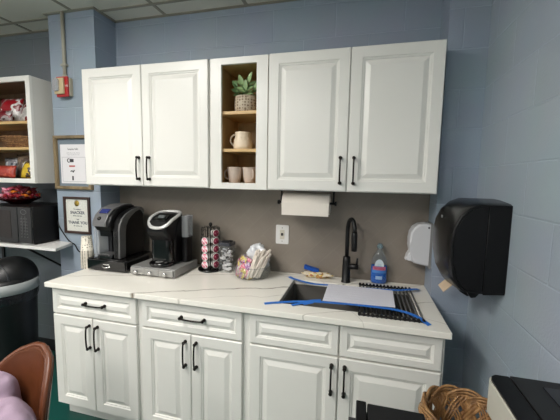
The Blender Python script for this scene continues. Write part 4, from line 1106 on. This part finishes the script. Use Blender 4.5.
c = (2.185, -.992); o = thing('wicker_basket', 'round woven wicker basket with a scalloped rim beside the black box', 'basket', (c[0], c[1], TZ))
B().lathe([(0, TZ+.001), (.085, TZ+.001), (.088, TZ+.010), (0, TZ+.010)], c, 30).build('base', 'wicker', o)
def bp(a, f, dr=0):
    r_ = .085+.040*f+dr; return Vector((c[0]+math.cos(a)*r_, c[1]+math.sin(a)*r_, TZ+.008+.175*f))
ns = 14
b = B()
for k in range(ns):
    for sg in (-1, 1):
        for q in (-1, 0, 1):
            P = [bp(2*PI*k/ns+sg*f*.95+q*.105, f, .0035*math.sin(f*16+sg*PI/2+k*PI)) for f in [i/10 for i in range(11)]]
            b.tube(P, .0072, 6, flat=.5)
b.build('woven_wall', 'wicker', o)
b = B(); ns = 11
for k in range(ns):
    for q in range(4):
        a0 = 2*PI*k/ns; P = []
        for i in range(13):
            t_ = i/12; a = a0+t_*2*PI*2.1/ns; h = (.030-.0085*q)*math.sin(PI*t_)
            P.append(bp(a, .86, .004+.007*math.cos(PI*t_)+.003*q*.5)+Vector((0, 0, h+.020-.0045*q)))
        b.tube(P, .0050, 6, flat=.8)
b.build('scalloped_rim', 'wicker', o)

o = thing('office_machine', 'black-topped office machine with a silver-white side, bottom right corner', 'office machine', (2.3, -1.35, TZ))
mx0, mx1, my0, my1 = 2.205, 2.408, -1.66, -1.080
B().box(mx0+.03, mx1, my0+.02, my1-.045, TZ+.012, .895, .004).build('lower_body', mat('machine_grey', (112, 110, 106), .5), o)
b = B(); b.prism([(mx0, my0), (mx0, my1-.03), (mx0+.006, my1-.012), (mx0+.02, my1), (mx1, my1), (mx1, my0)], .895, .992, 'z', .003); b.build('side_shell', mat('machine_silver', (186, 184, 172), .42), o)
b = B(); b.prism([(mx0+.004, my0), (mx0+.004, my1-.03), (mx0+.010, my1-.014), (mx0+.022, my1-.004), (mx0+.058, my1-.004), (mx0+.058, my0)], .991, .999, 'z', .002); b.build('control_strip', 'black', o)
b = B(); b.box(mx0+.0605, mx1-.002, my0, my1-.003, .991, 1.001, .002); b.build('top_cover', mat('machine_top', (20, 20, 21), .45, var=.1, scale=80), o)
b = B(); b.box(mx0+.125, mx1-.006, my0+.02, my1-.04, 1.0012, 1.0035, .001); b.build('glass_panel', 'gblack', o)
for xx in (mx0+.05, mx1-.02):
    for yy in (my0+.05, my1-.07): B().lathe([(0, TZ+.0005), (.012, TZ+.0005), (.012, TZ+.0125), (0, TZ+.0125)], (xx, yy), 12).build('foot', 'black', o)

# ------------------------------------------------------------------ render look
w = bpy.data.worlds.new('world'); bpy.context.scene.world = w; w.use_nodes = True
w.node_tree.nodes['Background'].inputs[0].default_value = (.5, .5, .5, 1); w.node_tree.nodes['Background'].inputs[1].default_value = .05
sc = bpy.context.scene
sc.view_settings.view_transform = 'Standard'; sc.view_settings.look = 'None'; sc.view_settings.gamma = 1
sc.view_settings.exposure = 0.66
sc.cycles.max_bounces = 8; sc.cycles.transparent_max_bounces = 16
